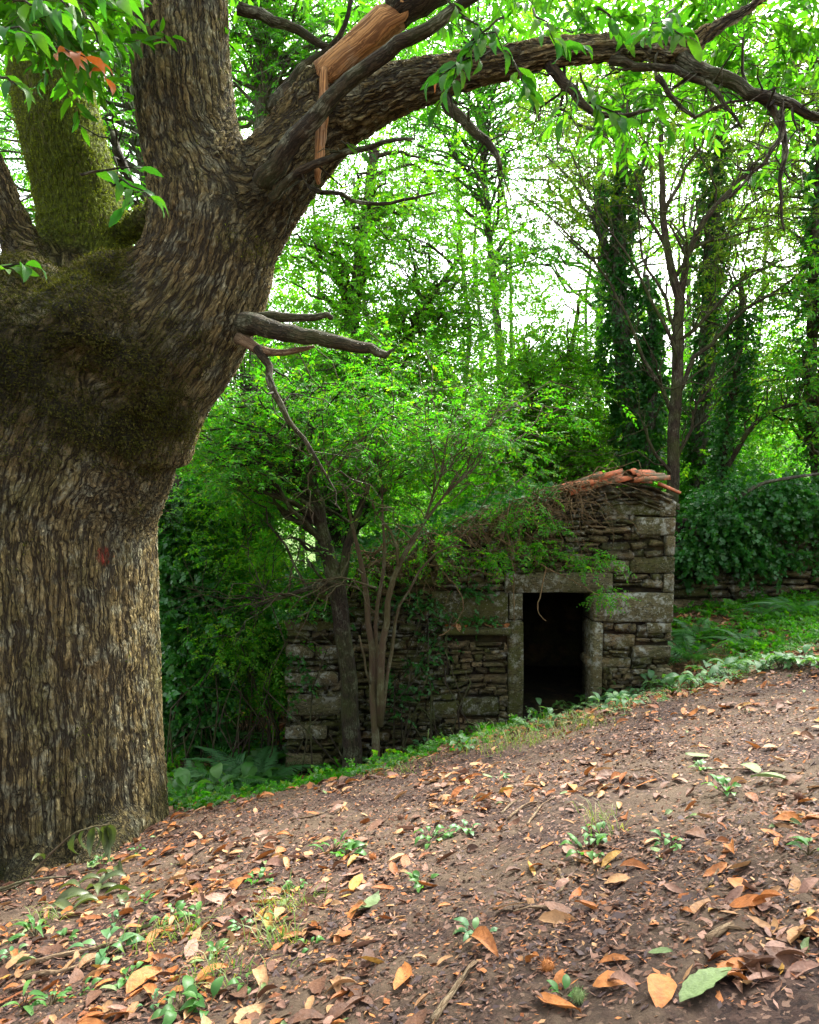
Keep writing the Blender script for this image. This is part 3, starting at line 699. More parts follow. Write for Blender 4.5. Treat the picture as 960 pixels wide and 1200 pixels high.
    def part(name, pts, mat, seg=10, step=0.08, jit=0.006, rough=0.03, **kw):
        pp, rr = spline(px_path(pts), [q[3] for q in pts], step); pp = pp+rng.normal(0, jit, pp.shape)
        m = MB(); m.add(*tube(pp, rr, seg, True, rough)); return child(name, m.build(name, M[mat]), root, **kw), (pp, rr)
    # broken limb: bare orange wood between dark bark
    part('broken_limb', [(381, 92, 5.13, .085), (392, 80, 5.1, .10), (420, 54, 5.05, .105), (452, 27, 5.0, .105), (475, 8, 4.97, .10)], 'orange_wood', 9, 0.09, 0.008, 0.11, label='bare orange heartwood of the broken limb')
    part('broken_limb', [(462, 12, 4.98, .12), (490, -5, 4.95, .13), (540, -40, 4.9, .12), (620, -110, 4.8, .1)], 'limb_bark', 12)
    part('splinter', [(381, 80, 5.0, .02), (378, 130, 4.98, .045), (375, 180, 4.97, .035), (372, 215, 4.97, .012)], 'orange_wood', 6, 0.05, 0.004, 0.1)
    br = [
     ('branch', [(305, 215, 4.98, .075), (335, 178, 4.9, .065), (372, 132, 4.8, .056), (410, 95, 4.72, .05), (452, 62, 4.65, .045), (500, 32, 4.55, .04), (545, 3, 4.5, .036), (600, -30, 4.4, .03)], 'limb_bark'),
     ('branch', [(318, 235, 5.05, .04), (355, 200, 4.9, .03), (405, 180, 4.8, .022), (450, 165, 4.7, .016), (487, 162, 4.65, .008)], 'limb_bark'),
     ('dead_branch', [(285, 378, 5.2, .085), (330, 388, 4.95, .062), (385, 398, 4.85, .050), (435, 410, 4.8, .036), (450, 414, 4.8, .028), (460, 408, 4.8, .006)], 'limb_bark'),
     ('dead_branch', [(290, 372, 5.25, .05), (335, 372, 5.15, .034), (393, 371, 5.1, .018)], 'limb_bark'),
     ('dead_branch', [(278, 395, 5.2, .045), (303, 409, 5.1, .036), (325, 413, 5.05, .026), (345, 411, 5.0, .022), (372, 407, 5.0, .010)], 'dead_wood'),
     ('dead_branch', [(303, 409, 5.1, .034), (313, 428, 5.05, .028), (322, 460, 5.0, .024), (338, 490, 5.0, .020), (356, 515, 5.0, .014), (385, 560, 5.0, .008), (400, 600, 5.0, .004)], 'limb_bark'),
     ('branch', [(280, 8, 5.6, .05), (320, 22, 5.6, .042), (350, 36, 5.6, .036), (378, 52, 5.6, .028), (400, 60, 5.6, .02)], 'limb_bark'),
     ('branch', [(318, 128, 5.5, .06), (330, 108, 5.55, .04), (352, 82, 5.6, .035), (380, 62, 5.6, .028), (405, 30, 5.6, .02), (415, -20, 5.6, .014)], 'limb_bark'),
     ('dead_branch', [(155, 215, 5.8, .03), (143, 190, 5.8, .035), (132, 155, 5.8, .028)], 'dark_bark'),
     ('dead_branch', [(522, 118, 4.85, .045), (540, 138, 4.75, .034), (560, 158, 4.7, .03), (580, 178, 4.65, .024), (586, 198, 4.65, .014)], 'limb_bark'),
     ('branch', [(365, 222, 5.3, .02), (400, 228, 5.2, .016), (440, 240, 5.1, .013), (490, 232, 5.0, .01), (512, 225, 5.0, .005)], 'limb_bark'),
     ('branch', [(640, 68, 4.62, .04), (655, 90, 4.6, .036), (672, 108, 4.6, .032), (695, 130, 4.55, .02), (735, 135, 4.5, .014), (765, 128, 4.5, .007)], 'limb_bark'),
     ('branch', [(715, 68, 4.5, .03), (745, 78, 4.45, .026), (790, 83, 4.4, .022), (830, 98, 4.35, .020), (848, 122, 4.3, .012), (870, 150, 4.3, .006)], 'limb_bark'),
     ('branch', [(795, 62, 4.45, .05), (815, 80, 4.4, .046), (850, 92, 4.35, .042), (880, 108, 4.3, .038), (910, 118, 4.25, .030), (945, 132, 4.2, .026), (985, 150, 4.2, .02)], 'limb_bark'),
     ('branch', [(885, 108, 4.3, .026), (903, 122, 4.3, .022), (915, 150, 4.3, .02), (920, 180, 4.3, .016), (915, 215, 4.3, .012), (916, 270, 4.3, .006)], 'limb_bark'),
     ('branch', [(918, 120, 4.25, .02), (920, 150, 4.25, .018), (905, 175, 4.25, .014), (880, 205, 4.3, .010), (855, 235, 4.3, .006)], 'limb_bark'),
     ('branch', [(768, 88, 4.4, .02), (785, 110, 4.4, .015), (815, 135, 4.4, .012), (850, 120, 4.35, .009), (880, 118, 4.3, .006)], 'limb_bark'),
     ('branch', [(618, 75, 4.7, .018), (622, 100, 4.7, .015), (628, 125, 4.7, .012), (632, 140, 4.7, .006)], 'limb_bark'),
    ]
    tw = []
    for nm, pts, mt in br:
        o_, sp = part(nm, pts, mt, 8, 0.08, 0.008, 0.05); tw.append(sp)
    # fine twigs springing from the thin branches
    mt = MB()
    for pp, rr in tw[11:]+tw[8:10]+[tw[1], tw[5]]:
        for k in range(int(len(pp)*0.9)):
            i = rng.integers(2, len(pp)); d = norm((rng.normal(size=3)*[1, .6, 1]+[0, 0, -0.1])[None])[0]; L = rng.uniform(.12, .5)
            q = twisty(pp[i], pp[i]+d*L, 5, 0.08, 0.09); mt.add(*tube(q, np.linspace(max(.004, rr[i]*.35), .0018, 5), 4, False))
            q2 = twisty(q[2], q[2]+norm((d+rng.normal(0, .6, 3))[None])[0]*L*.5, 4, .05, .08); mt.add(*tube(q2, np.linspace(.003, .0015, 4), 3, False))
    child('fine_twigs', mt.build('fine_twigs', M['limb_bark']), root, kind='stuff')

    # leafy sprigs one can tell apart: twig > leaf
    rl = np.random.default_rng(5); LM = {}
    for nm, mat in (('g', 'leaf_chestnut_one'), ('a', 'leaf_autumn')):
        LM[nm] = []
        for v in range(5):
            V, Q = lance(8, 1.0, rl.uniform(.30, .38), rl.uniform(.05, .16), rl.uniform(.05, .2), rl.uniform(-.4, -.05), 0, .05, rl)
            LM[nm].append(mesh_np('leaf', V, Q, M[mat]))
    def sprig(px_, py_, Y, dx, dy, n, L=.145, kinds='g', ext=70):
        a = P(px_, py_, Y); b = P(px_+dx, py_+dy, Y-rl.uniform(-.1, .25)); ln = np.linalg.norm(b-a)
        q = twisty(a, b, 6, .05, .03, rl); m = MB(); m.add(*tube(q, np.linspace(.007, .003, 6), 5))
        t = child('twig', m.build('twig', M['limb_bark']), root)
        d0 = norm((b-a)[None])[0]
        for k in range(n):
            f = .25+.75*k/max(1, n-1); pos = q[0]+(q[-1]-q[0])*f
            ang = (1 if k % 2 else -1)*rl.uniform(.5, 1.2)*(1.0 if k < n-1 else .1)
            side = norm(np.cross(d0, [0, -0.6, 1])[None])[0]
            d = d0*math.cos(ang)+side*math.sin(ang)+np.array([0, rl.uniform(-.5, .4), -rl.uniform(.05, .55)])
            B = orient(d[None], np.array([rl.normal(0, .6)]))[0]
            o = bpy.data.objects.new('leaf', LM[kinds[k % len(kinds)]][rl.integers(5)]); C.objects.link(o); o.parent = t
            Mx = Matrix(B.tolist()).to_4x4(); s_ = L*rl.uniform(.75, 1.15)
            o.matrix_local = Matrix.Translation(Vector(pos-np.array(root.location))) @ Mx @ Matrix.Diagonal((s_, s_, s_, 1))
    for a in [(15, 0, 3.3, 60, 15, 9), (70, -25, 3.4, 70, 25, 8), (-10, 35, 3.5, 50, 5, 6), (95, 10, 3.6, 25, 50, 6), (0, 90, 3.4, 20, 10, 4), (40, -30, 3.2, 40, 40, 7),
              (125, -5, 3.9, 60, -20, 7), (120, 205, 3.6, 60, 30, 8, .13), (95, 205, 3.5, 70, -8, 6, .12), (165, 225, 3.6, -25, 25, 4, .12),
              (-20, 320, 3.0, 50, -10, 7, .13), (60, 55, 3.5, 40, 12, 5, .15, 'a'), (110, 70, 3.5, 14, 22, 3, .10, 'a'), (575, 60, 3.9, -60, 30, 9), (560, 40, 3.9, -30, 60, 8), (590, 20, 3.9, -40, 40, 9), (540, 20, 4.0, 50, 40, 8),
              (600, 70, 3.8, 20, 40, 8), (530, 100, 4.4, -18, 25, 3, .14), (545, 60, 4.2, -25, 30, 4, .12, 'ga'), (625, 10, 4.0, 25, 40, 8), (640, 50, 4.1, 40, 5, 7), (680, 85, 4.1, 20, 45, 8), (690, 120, 4.2, 40, 20, 7), (670, 90, 4.2, -10, 50, 6, .13),
              (765, 25, 4.0, 40, 20, 9), (790, 10, 4.0, -30, 30, 8), (800, 30, 4.1, -40, 12, 7), (520, -10, 4.0, 40, 50, 8), (700, 10, 4.2, 30, 30, 8), (400, 165, 4.7, 25, 15, 2, .11), (432, 178, 4.6, 6, 12, 2, .08)]:
        sprig(*a)
    # the rest of the crown: many leaves, one part
    bl = [(890, 55, 100, 50, 6.0, .7, 20, 6, .2), (770, 105, 90, 30, 6.0, .6, 8, 6, .17), (930, 170, 40, 40, 6.0, .5, 4, 5, .14), (690, 15, 60, 30, 6.0, .4, 4, 6, .15),
          (850, -60, 220, 70, 5.4, 1.2, 20, 7, .24), (560, -60, 150, 50, 5.0, .8, 9, 6, .2), (60, -60, 160, 60, 4.6, 1.0, 14, 6, .2), (40, 20, 60, 30, 4.6, .4, 9, 7, .14),
          (330, -160, 250, 90, 5.6, 1.4, 20, 7, .25), (600, -420, 500, 200, 6.4, 2.5, 50, 9, .35)]
    CC, PP, DD = crown_points(bl)
    V, T = scatter(PP, DD, rng.uniform(.75, 1.15, len(PP)), TP['chestnut'][0], HQ)
    mb = MB(); mb.add(V, T); child('crown', mb.build('crown', M['leaf_chestnut'], smooth=False), root, kind='stuff')
    mb = MB(); mb.add(*twigs_for(PP, DD, np.ones(len(PP)), .3, .004, 1.0)); child('crown_twigs', mb.build('crown_twigs', M['limb_bark']), root, kind='stuff')
chestnut()

# ------------------------------------------------------------------ stone hut
def grid_box(xs, ys, zs):
    """closed box surface with the given grid lines; returns V,Q"""
    nx, ny, nz = len(xs), len(ys), len(zs); idx = {}; V = []; Q = []
    def vid(i, j, k):
        if (i, j, k) not in idx: idx[(i, j, k)] = len(V); V.append((xs[i], ys[j], zs[k], i, j, k))
        return idx[(i, j, k)]
    for j in (0, ny-1):
        for i in range(nx-1):
            for k in range(nz-1):
                q = [vid(i, j, k), vid(i+1, j, k), vid(i+1, j, k+1), vid(i, j, k+1)]; Q.append(q if j == 0 else q[::-1])
    for i in (0, nx-1):
        for j in range(ny-1):
            for k in range(nz-1):
                q = [vid(i, j, k), vid(i, j, k+1), vid(i, j+1, k+1), vid(i, j+1, k)]; Q.append(q if i == 0 else q[::-1])
    for k in (0, nz-1):
        for i in range(nx-1):
            for j in range(ny-1):
                q = [vid(i, j, k), vid(i, j+1, k), vid(i+1, j+1, k), vid(i+1, j, k)]; Q.append(q if k == 0 else q[::-1])
    return np.array(V), np.array(Q)
def block_np(x0, x1, z0, z1, y0, y1, bev=0.02, jit=0.006, nx=4, nz=2, r=rng):
    xs = np.concatenate([[x0, x0+bev], np.linspace(x0+bev, x1-bev, nx+1)[1:-1], [x1-bev, x1]])
    zs = np.concatenate([[z0, z0+bev], np.linspace(z0+bev, z1-bev, nz+1)[1:-1], [z1-bev, z1]]); ys = np.array([y0, y0+bev, y1])
    A, Q = grid_box(xs, ys, zs); V = A[:, :3].copy(); I = A[:, 3:]
    ex = np.where(I[:, 0] == 0, 1, np.where(I[:, 0] == len(xs)-1, -1, 0)); ez = np.where(I[:, 2] == 0, 1, np.where(I[:, 2] == len(zs)-1, -1, 0)); ey = np.where(I[:, 1] == 0, 1, 0)
    cnt = abs(ex)+abs(ez)+ey; s_ = np.where(cnt >= 2, bev*0.45, 0)+np.where(cnt == 3, bev*0.2, 0)
    V[:, 0] += ex*s_; V[:, 2] += ez*s_; V[:, 1] += ey*s_
    V += r.normal(0, jit, V.shape); return V, Q
def unit_stone(r):
    b = 0.13
    xs = np.array([-.5, -.5+b*.7, r.uniform(-.15, .15), .5-b*.7, .5]); zs = np.array([-.5, r.uniform(-.1, .1), .5]); ys = np.array([-.5, .5])
    A, Q = grid_box(xs, ys, zs); V = A[:, :3].copy()
    e = (abs(V[:, 0]) > .49).astype(int)+(abs(V[:, 2]) > .49)+(abs(V[:, 1]) > .49)
    V[:, 0] *= np.where((e >= 2), r.uniform(.88, .97), 1); V[:, 2] *= np.where(abs(V[:, 0]) > .4, r.uniform(.62, .9), 1)
    tilt = r.normal(0, .10); V[:, 2] += V[:, 0]*tilt
    V[:, 2] += np.where(V[:, 0] > .3, r.normal(0, .12), 0)*np.sign(V[:, 2]); V += r.normal(0, 1, V.shape)*np.array([.045, .09, .09]); return V, Q
rs = np.random.default_rng(3)
UNIT = [unit_stone(rs) for _ in range(26)]
STONE_ME = {}
def stone_mesh(k, mat):
    if (k, mat) not in STONE_ME: STONE_ME[(k, mat)] = mesh_np('stone', UNIT[k][0], UNIT[k][1], M[mat], smooth=False)
    return STONE_ME[(k, mat)]

HY = 9.2
def WX(px): return P(px, 680, HY)[0]
def WZ(py): return P(600, py, HY)[2]

def rubble(x0, x1, zbot, ztop, forb, r, hmin=.03, hmax=.105, lmin=.08, lmax=.36, wave=.03):
    """coursed rubble fill: list of (cx, cz, length, height)"""
    out = []; z = min(zbot(x0), zbot(x1))-0.05; row = 0; zmax = max(ztop(x) for x in np.linspace(x0, x1, 40))
    while z < zmax:
        h = r.uniform(hmin, hmax); x = x0-r.uniform(0, .15); row += 1
        while x < x1-0.02:
            L = r.uniform(lmin, lmax)*(0.7+h*4); a = max(x, x0); b = min(x+L, x1)
            for (fx0, fx1, fz0, fz1) in forb:
                ov = min(z+h, fz1)-max(z, fz0)
                if ov > 0.4*h:
                    if fx0 <= a < fx1: a = fx1
                    if a < fx0 < b: b = fx0
            nxt = max(x+L, b)
            if a >= x+L: x = a+1e-3; nxt = None
            if b-a > .05:
                c = (a+b)/2
                if z+h*.5 < ztop(c) and z+h > zbot(c)-.1:
                    hh = h
                    if r.random() < .22 and h > .085 and b-a > .15:     # two thin slabs instead of one
                        out.append((c, z+h*.27+wave*math.sin(c*2.3+row*.7), b-a, h*.5)); out.append((c+r.normal(0, .01), z+h*.77+wave*math.sin(c*2.3+row*.7), b-a, h*.46))
                    else:
                        out.append((c, z+h/2+wave*math.sin(c*2.3+row*.7)+r.normal(0, .006), b-a, hh*r.uniform(.82, 1.12), r.normal(0, .05)))
            if nxt is not None: x = b if b > x+.02 else nxt
        z += h
    return out
def lay(stones, parent, yface, depth, limit, r, matf, proud=.035):
    root = parent
    while root.parent is not None: root = root.parent
    base = np.array(root.location); st = sorted(stones, key=lambda s_: -s_[2]*s_[3]); mb = {}
    for n, s_ in enumerate(st):
        c, z, L, h = s_[:4]; tilt = s_[4] if len(s_) > 4 else 0.0; k = int(r.integers(len(UNIT))); mat = matf(c, z)
        y = yface-r.uniform(-.01, proud)+depth/2; sc = (L*1.02-.012, depth, h*1.04-.008)
        rt = Matrix.Rotation(tilt+r.normal(0, .025), 4, 'Y') @ Matrix.Rotation(r.normal(0, .03), 4, 'Z')
        if n < limit:
            o = bpy.data.objects.new('stone', stone_mesh(k, mat)); C.objects.link(o); o.parent = parent
            o.matrix_local = Matrix.Translation(Vector((c, y, z))-Vector(base)) @ rt @ Matrix.Diagonal((*sc, 1))
        else:
            V = (UNIT[k][0]*np.array(sc)) @ np.array(rt.to_3x3()).T+np.array([c, y, z]); mb.setdefault(mat, MB()).add(V, UNIT[k][1])
    for mat, b in mb.items(): child('small_stones', b.build('small_stones', M[mat], smooth=False), parent, kind='stuff')

TOPX = [330, 345, 400, 450, 500, 550, 600, 640, 665, 700, 722, 745, 770, 793]
TOPY = [705, 700, 672, 655, 640, 622, 604, 590, 583, 574, 569, 568, 574, 588]
def hut():
    base = np.array([WX(560), HY+.2, gz(WX(560), HY)])
    root = empty('stone_hut', base, 'small ruined dry stone hut with a black doorway and broken tiled gable under overhanging shrub', 'hut')
    r = np.random.default_rng(21)
    zt = lambda x: float(np.interp(x, [WX(a) for a in TOPX], [WZ(a) for a in TOPY]))
    zb = lambda x: gz(x, HY)-.1
    XL, XR = WX(338), WX(788); dx0, dx1 = WX(614), WX(693); dz1 = WZ(695)
    # solid earth and rubble core behind the face stones
    bm = bmesh.new()
    def prism(xa, xb, zbf, ztf, y0, y1, n=12):
        xs = np.linspace(xa, xb, n); pts = [(x, zbf(x)) for x in xs]+[(x, ztf(x)) for x in xs[::-1]]
        f = [bm.verts.new((x, y0, z)) for x, z in pts]; b_ = [bm.verts.new((x, y1, z)) for x, z in pts]
        bm.faces.new(f); bm.faces.new(b_[::-1]); m = len(pts)
        for i in range(m): bm.faces.new((f[i], b_[i], b_[(i+1) % m], f[(i+1) % m]))
    low = lambda x: gz(x, HY)-.5
    y0, y1 = HY+.05, HY+.55
    prism(XL+.02, dx0-.03, low, lambda x: zt(x)-.05, y0, y1); prism(dx1+.03, XR-.03, low, lambda x: zt(x)-.05, y0, y1, 6)
    prism(dx0-.029, dx1+.029, lambda x: dz1+.03, lambda x: zt(x)-.05, y0, y1, 5)
    prism(XL+.02, XL+.5, low, lambda x: zt(x)-.1, y1, 12.6, 3); prism(XR-.5, XR-.03, low, lambda x: zt(x)-.1, y1, 12.6, 3)
    prism(XL+.5, XR-.5, low, lambda x: zt(x)-.1, 12.1, 12.6, 12)
    bmesh.ops.recalc_face_normals(bm, faces=bm.faces)
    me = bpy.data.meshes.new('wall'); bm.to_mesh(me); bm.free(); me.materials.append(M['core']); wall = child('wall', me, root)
    V, Q = block_np(XL+.5, XR-.5, WZ(900), WZ(846), HY+.2, 12.1, .03, .02, 8, 2, r); child('floor', mesh_np('floor', V, Q, M['core'], smooth=False), root)  # floor coloured near-black so the doorway's darkness is in the surface
    def blk(name, a, b, c, d, y=-.02, dep=.45, mat='block', bev=.02, jit=.005, nx=4, nz=2):
        x0, x1, z1, z0 = WX(a), WX(b), WZ(c), WZ(d)
        V, Q = block_np(x0, x1, z0, z1, HY+y, HY+y+dep, bev, jit, nx, nz, r)
        return child(name, mesh_np(name, V, Q, M[mat], smooth=False), wall)
    B = [('lintel', 592, 718, 671, 694.5, -.03, .5, 'block'), ('block', 694.5, 789, 695, 728.5, -.035, .5, 'block'), ('door_jamb', 693.5, 707, 729, 842, -.03, .5, 'block'),
         ('door_jamb', 596, 613.5, 727, 862, -.035, .5, 'stone_moss_shade'), ('block', 596.5, 613, 695.5, 726, -.025, .5, 'block'), ('block', 505, 595.5, 694, 732, -.015, .4, 'stone_moss_shade'),
         ('ledge_slab', 518, 597, 733, 741, -.20, .55, 'stone_moss_shade'),
         ('quoin', 744, 790.5, 606, 627, -.03, .5, 'block'), ('quoin', 770, 791, 587, 605.3, -.025, .5, 'block'), ('quoin', 779, 790, 627.6, 651, -.04, .5, 'block'), ('quoin', 738, 790, 652, 671.5, -.02, .5, 'stone_moss_shade'),
         ('quoin', 777, 789.5, 672.2, 694.4, -.04, .5, 'block'), ('quoin', 758, 788, 729.4, 742, -.02, .4, 'block'), ('quoin', 742, 787.5, 757, 771, -.02, .4, 'block'), ('quoin', 766, 788, 783, 800, -.05, .4, 'block'),
         ('block', 705, 738, 655, 671, -.01, .4, 'block'), ('block', 706, 775, 587, 604, 0, .4, 'stone_moss_shade'), ('block', 708, 745, 744, 757, -.01, .4, 'stone'),
         ('block', 541, 585, 818, 838, -.02, .4, 'stone_moss_shade'), ('block', 500, 539, 822, 842, -.01, .4, 'stone_moss_shade'), ('block', 690, 741, 771.5, 783, .01, .4, 'stone')]
    # pier at the left end, standing proud of the wall
    PZ = [('quoin', 338, 398, 782, 797, -.30, .6, 'block'), ('quoin', 340, 402, 808, 831, -.27, .55, 'block'), ('quoin', 339, 370, 751, 766, -.27, .55, 'block'), ('quoin', 337, 385, 842, 858, -.28, .55, 'block'), ('quoin', 338, 380, 876, 894, -.29, .55, 'block'), ('quoin', 372, 401, 752, 768, -.25, .5, 'block'), ('quoin', 338, 399, 722, 735, -.26, .5, 'stone_moss_shade')]
    forb = []
    for q in B:
        blk(*q); forb.append((WX(q[1]), WX(q[2]), WZ(q[4]), WZ(q[3])))
    forb.append((dx0-.02, dx1+.02, -9, dz1)); forb.append((WX(520), WX(597), WZ(757), WZ(740)))
    forb.append((WX(338)-.1, WX(402), -9, WZ(708)))
    zt2 = lambda x: zt(x)-(.24 if x > WX(640) else .02)
    st = rubble(XL, XR-.01, zb, zt2, forb, r)
    # thin slabs following the gable
    for lvl in range(6):
        x = WX(628)+r.uniform(0, .2)
        while x < WX(793):
            L = r.uniform(.22, .55); c = min(x+L/2, WX(790)-L/2); sl_ = (zt(c+.1)-zt(c-.1))/.2
            st.append((c, zt(c)-.235+lvl*.047+r.normal(0, .006), L, r.uniform(.036, .052), -math.atan(sl_)*.9)); x += L*.97
    mf = lambda x, z: ('stone_moss_shade' if (x < WX(520) and r.random() < .6) or r.random() < .25 else 'stone')  # more dark stones on the left: moss plus painted shade of the shrub
    stf = [s_ for s_ in st]
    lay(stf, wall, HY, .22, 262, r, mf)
    forb2 = []
    for q in PZ:
        blk(*q); forb2.append((WX(q[1]), WX(q[2]), WZ(q[4]), WZ(q[3])))
    V, Q = block_np(XL+.03, WX(399), gz(XL, HY)-.4, WZ(712), HY-.2, HY+.2, .03, .01, 3, 6, r); child('pier', mesh_np('pier', V, Q, M['core'], smooth=False), root)
    pier = rubble(XL, WX(402), zb, lambda x: WZ(708), forb2, r, .05, .11, .12, .36)
    lay(pier, wall, HY-.24, .3, 38, r, lambda x, z: 'stone' if r.random() < .25 else 'stone_moss_shade', .05)  # pier mostly in the dark stone, moss and shade painted together
    # roof: boards of earth and stone under terracotta tiles, running back from the gable
    xs = np.array([WX(a) for a in np.linspace(332, 797, 16)]); rb = MB()
    for k in range(15):
        xa, xb = xs[k], xs[k+1]; za, zb_ = zt(xa)-.03, zt(xb)-.03
        V = np.array([[x, y, z] for (x, z) in ((xa, za), (xb, zb_), (xb, zb_-.08), (xa, za-.08)) for y in (HY+.04, 12.75)])
        rb.add(V, np.array([[0, 1, 3, 2], [4, 5, 7, 6], [0, 2, 4, 6], [1, 7, 5, 3]]))
    roof = child('roof', rb.build('roof', M['stone_moss_shade'], smooth=False), root)
    a = np.linspace(-1.25, 1.25, 7); tv = []
    for (yy, rr_) in ((0, .095), (.42, .078)):
        for th in (0, .014):
            for q in a: tv.append((math.sin(q)*(rr_-th), yy, math.cos(q)*(rr_-th)-rr_*.35))
    n7 = 7; Q = []
    for i in range(6): Q += [[i, i+1, 14+i+1, 14+i], [7+i, 21+i, 21+i+1, 7+i+1], [i, 7+i, 7+i+1, i+1], [14+i, 14+i+1, 21+i+1, 21+i]]
    Q += [[0, 14, 21, 7], [6, 13, 27, 20]]
    tm = mesh_np('roof_tile', np.array(tv), np.array(Q), M['tile'], smooth=False)
    def tile(x, y, z, sl_, yaw, s_=1.0, up=True):
        o = bpy.data.objects.new('roof_tile', tm); C.objects.link(o); o.parent = roof
        m = Matrix.Rotation(-sl_, 4, 'Y') @ Matrix.Rotation(rad(-90)+yaw, 4, 'Z') @ Matrix.Rotation(r.normal(0, .04), 4, 'X') @ Matrix.Rotation(0 if up else math.pi, 4, 'Y')
        o.matrix_local = Matrix.Translation(Vector((x, y, z))-Vector(base)) @ m @ Matrix.Diagonal((s_, s_, s_, 1))
    for row in range(11):
        y = HY-.05+row*.17
        for x in np.arange(WX(668), WX(748), .25):
            if r.random() < (.3 if row > 0 else .2): continue
            sl_ = math.atan((zt(x+.1)-zt(x-.1))/.2)
            tile(x+r.normal(0, .03), y+r.normal(0, .02), zt(x)+.035+r.uniform(0, .03), sl_+r.normal(0, .1), r.normal(0, .3), r.uniform(.75, 1.0))
    for (px_, py_, y, yaw, s_) in [(672, 572, HY-.08, .1, 1.1), (690, 564, HY-.02, -.2, 1.0), (700, 567, HY-.1, .4, .9), (742, 559, HY-.04, 0.1, .9), (735, 556, HY, .5, 1.0), (768, 568, HY-.04, -.2, .7), (664, 580, HY-.1, .15, 1.0)]:
        x = WX(px_); tile(x, y, WZ(py_), math.atan((zt(x+.1)-zt(x-.1))/.2), yaw, s_)
hut()

def field_wall():
    Y0 = 11.9; r = np.random.default_rng(9)
    fx = lambda px: P(px, 650, Y0)[0]; fz = lambda py: P(880, py, Y0)[2]
    base = np.array([fx(880), Y0+.3, gz(fx(880), Y0)])
    root = empty('dry_stone_wall', base, 'dark dry stone field wall to the right of the hut, mostly buried in ivy', 'wall')
    x0, x1 = fx(786), fx(1060); top = lambda x: float(np.interp(x, [fx(786), fx(850), fx(920), fx(1060)], [fz(640), fz(606), fz(590), fz(585)]))
    V, Q = block_np(x0, x1, gz(x0, Y0)-.5, fz(608), Y0+.08, Y0+.6, .04, .02, 12, 4, r)
    core = child('core', mesh_np('core', V, Q, M['core'], smooth=False), root)
    st = rubble(x0, x1, lambda x: gz(x, Y0)-.1, top, [], r, .07, .15, .18, .5, .03)
    lay(st, core, Y0, .3, 170, r, lambda x, z: 'stone' if r.random() < .6 else 'stone_moss_shade', .06)
field_wall()

# ------------------------------------------------------------------ trees behind
BG = 'woodland trees behind the hut'
tree('ivy_clad_tree', 'tall ivy wrapped trunk behind the red tiles, left of the slim bare tree', 'tree',
     [[(748, 640, 14, .20), (742, 520, 14, .19), (728, 400, 14, .17), (724, 300, 14, .16), (729, 200, 14, .13), (733, 120, 14, .10), (735, 40, 14, .07)], [(752, 560, 13.8, .12), (765, 470, 13.8, .10), (764, 380, 13.9, .08), (758, 320, 14, .05)]],
     [(720, 90, 110, 70, 14, 1.6, 26, 14, .28), (690, 230, 60, 60, 14, 1.2, 8, 12, .25), (745, 200, 50, 60, 14, 1, 7, 10, .22)], 'mid', 'leaf_olive', 'grey_bark', BG,
     limbs=[[(726, 330, 14, .05), (700, 270, 13.8, .035), (672, 215, 13.6, .025), (640, 180, 13.5, .014)], [(730, 250, 14, .05), (752, 190, 14, .035), (770, 130, 14, .02)], [(722, 300, 14, .04), (690, 300, 14, .025), (655, 270, 14, .012)]],
     ivy=[(0, .05, .78, .27, 1900), (1, .05, 1, .19, 700)])
tree('slim_tree', 'slim bare branched brown tree rising just behind the right corner of the hut', 'tree',
     [[(786, 680, 12.6, .115), (788, 560, 12.6, .11), (791, 480, 12.6, .105), (794, 410, 12.6, .10), (796, 350, 12.6, .09), (786, 310, 12.6, .07), (777, 250, 12.6, .06), (775, 180, 12.6, .045), (770, 110, 12.6, .03), (765, 40, 12.6, .02)]],
     [(760, 140, 110, 80, 12.6, 1.2, 13, 9, .22), (860, 250, 70, 60, 12.4, 1, 8, 8, .2), (640, 230, 60, 60, 12.6, 1, 7, 8, .2), (860, 360, 80, 50, 12.4, 1, 8, 8, .2)], 'small', 'leaf_olive', 'brown_bark', BG, branches=1.3,
     limbs=[[(796, 350, 12.6, .07), (805, 300, 12.5, .055), (822, 260, 12.4, .05), (858, 222, 12.3, .04), (890, 185, 12.2, .03), (915, 160, 12.1, .018)],
            [(792, 470, 12.6, .05), (812, 420, 12.5, .035), (855, 380, 12.4, .028), (900, 345, 12.3, .022), (955, 318, 12.2, .014), (1000, 300, 12.1, .01)],
            [(791, 490, 12.6, .05), (775, 455, 12.6, .035), (752, 420, 12.6, .028), (735, 370, 12.6, .024), (700, 310, 12.6, .020), (655, 265, 12.6, .014), (610, 225, 12.6, .008)],
            [(792, 440, 12.6, .04), (790, 400, 12.4, .03), (760, 350, 12.3, .025), (735, 300, 12.2, .018), (700, 250, 12.1, .012), (660, 160, 12.1, .008)],
            [(790, 330, 12.6, .04), (815, 290, 12.5, .03), (850, 280, 12.4, .02), (905, 262, 12.3, .012)], [(794, 400, 12.6, .04), (830, 370, 12.4, .03), (870, 330, 12.3, .02), (930, 300, 12.2, .012)],
            [(777, 250, 12.6, .04), (795, 215, 12.5, .03), (820, 170, 12.4, .02), (835, 120, 12.3, .012)], [(782, 290, 12.6, .035), (757, 250, 12.6, .025), (742, 200, 12.6, .018), (700, 150, 12.6, .01)],
            [(794, 390, 12.6, .035), (770, 330, 12.7, .028), (752, 300, 12.7, .02), (748, 240, 12.7, .012)], [(787, 560, 12.6, .04), (768, 530, 12.5, .03), (757, 500, 12.4, .02)], [(789, 540, 12.6, .04), (808, 505, 12.5, .03), (818, 470, 12.4, .02), (860, 430, 12.2, .01)]])
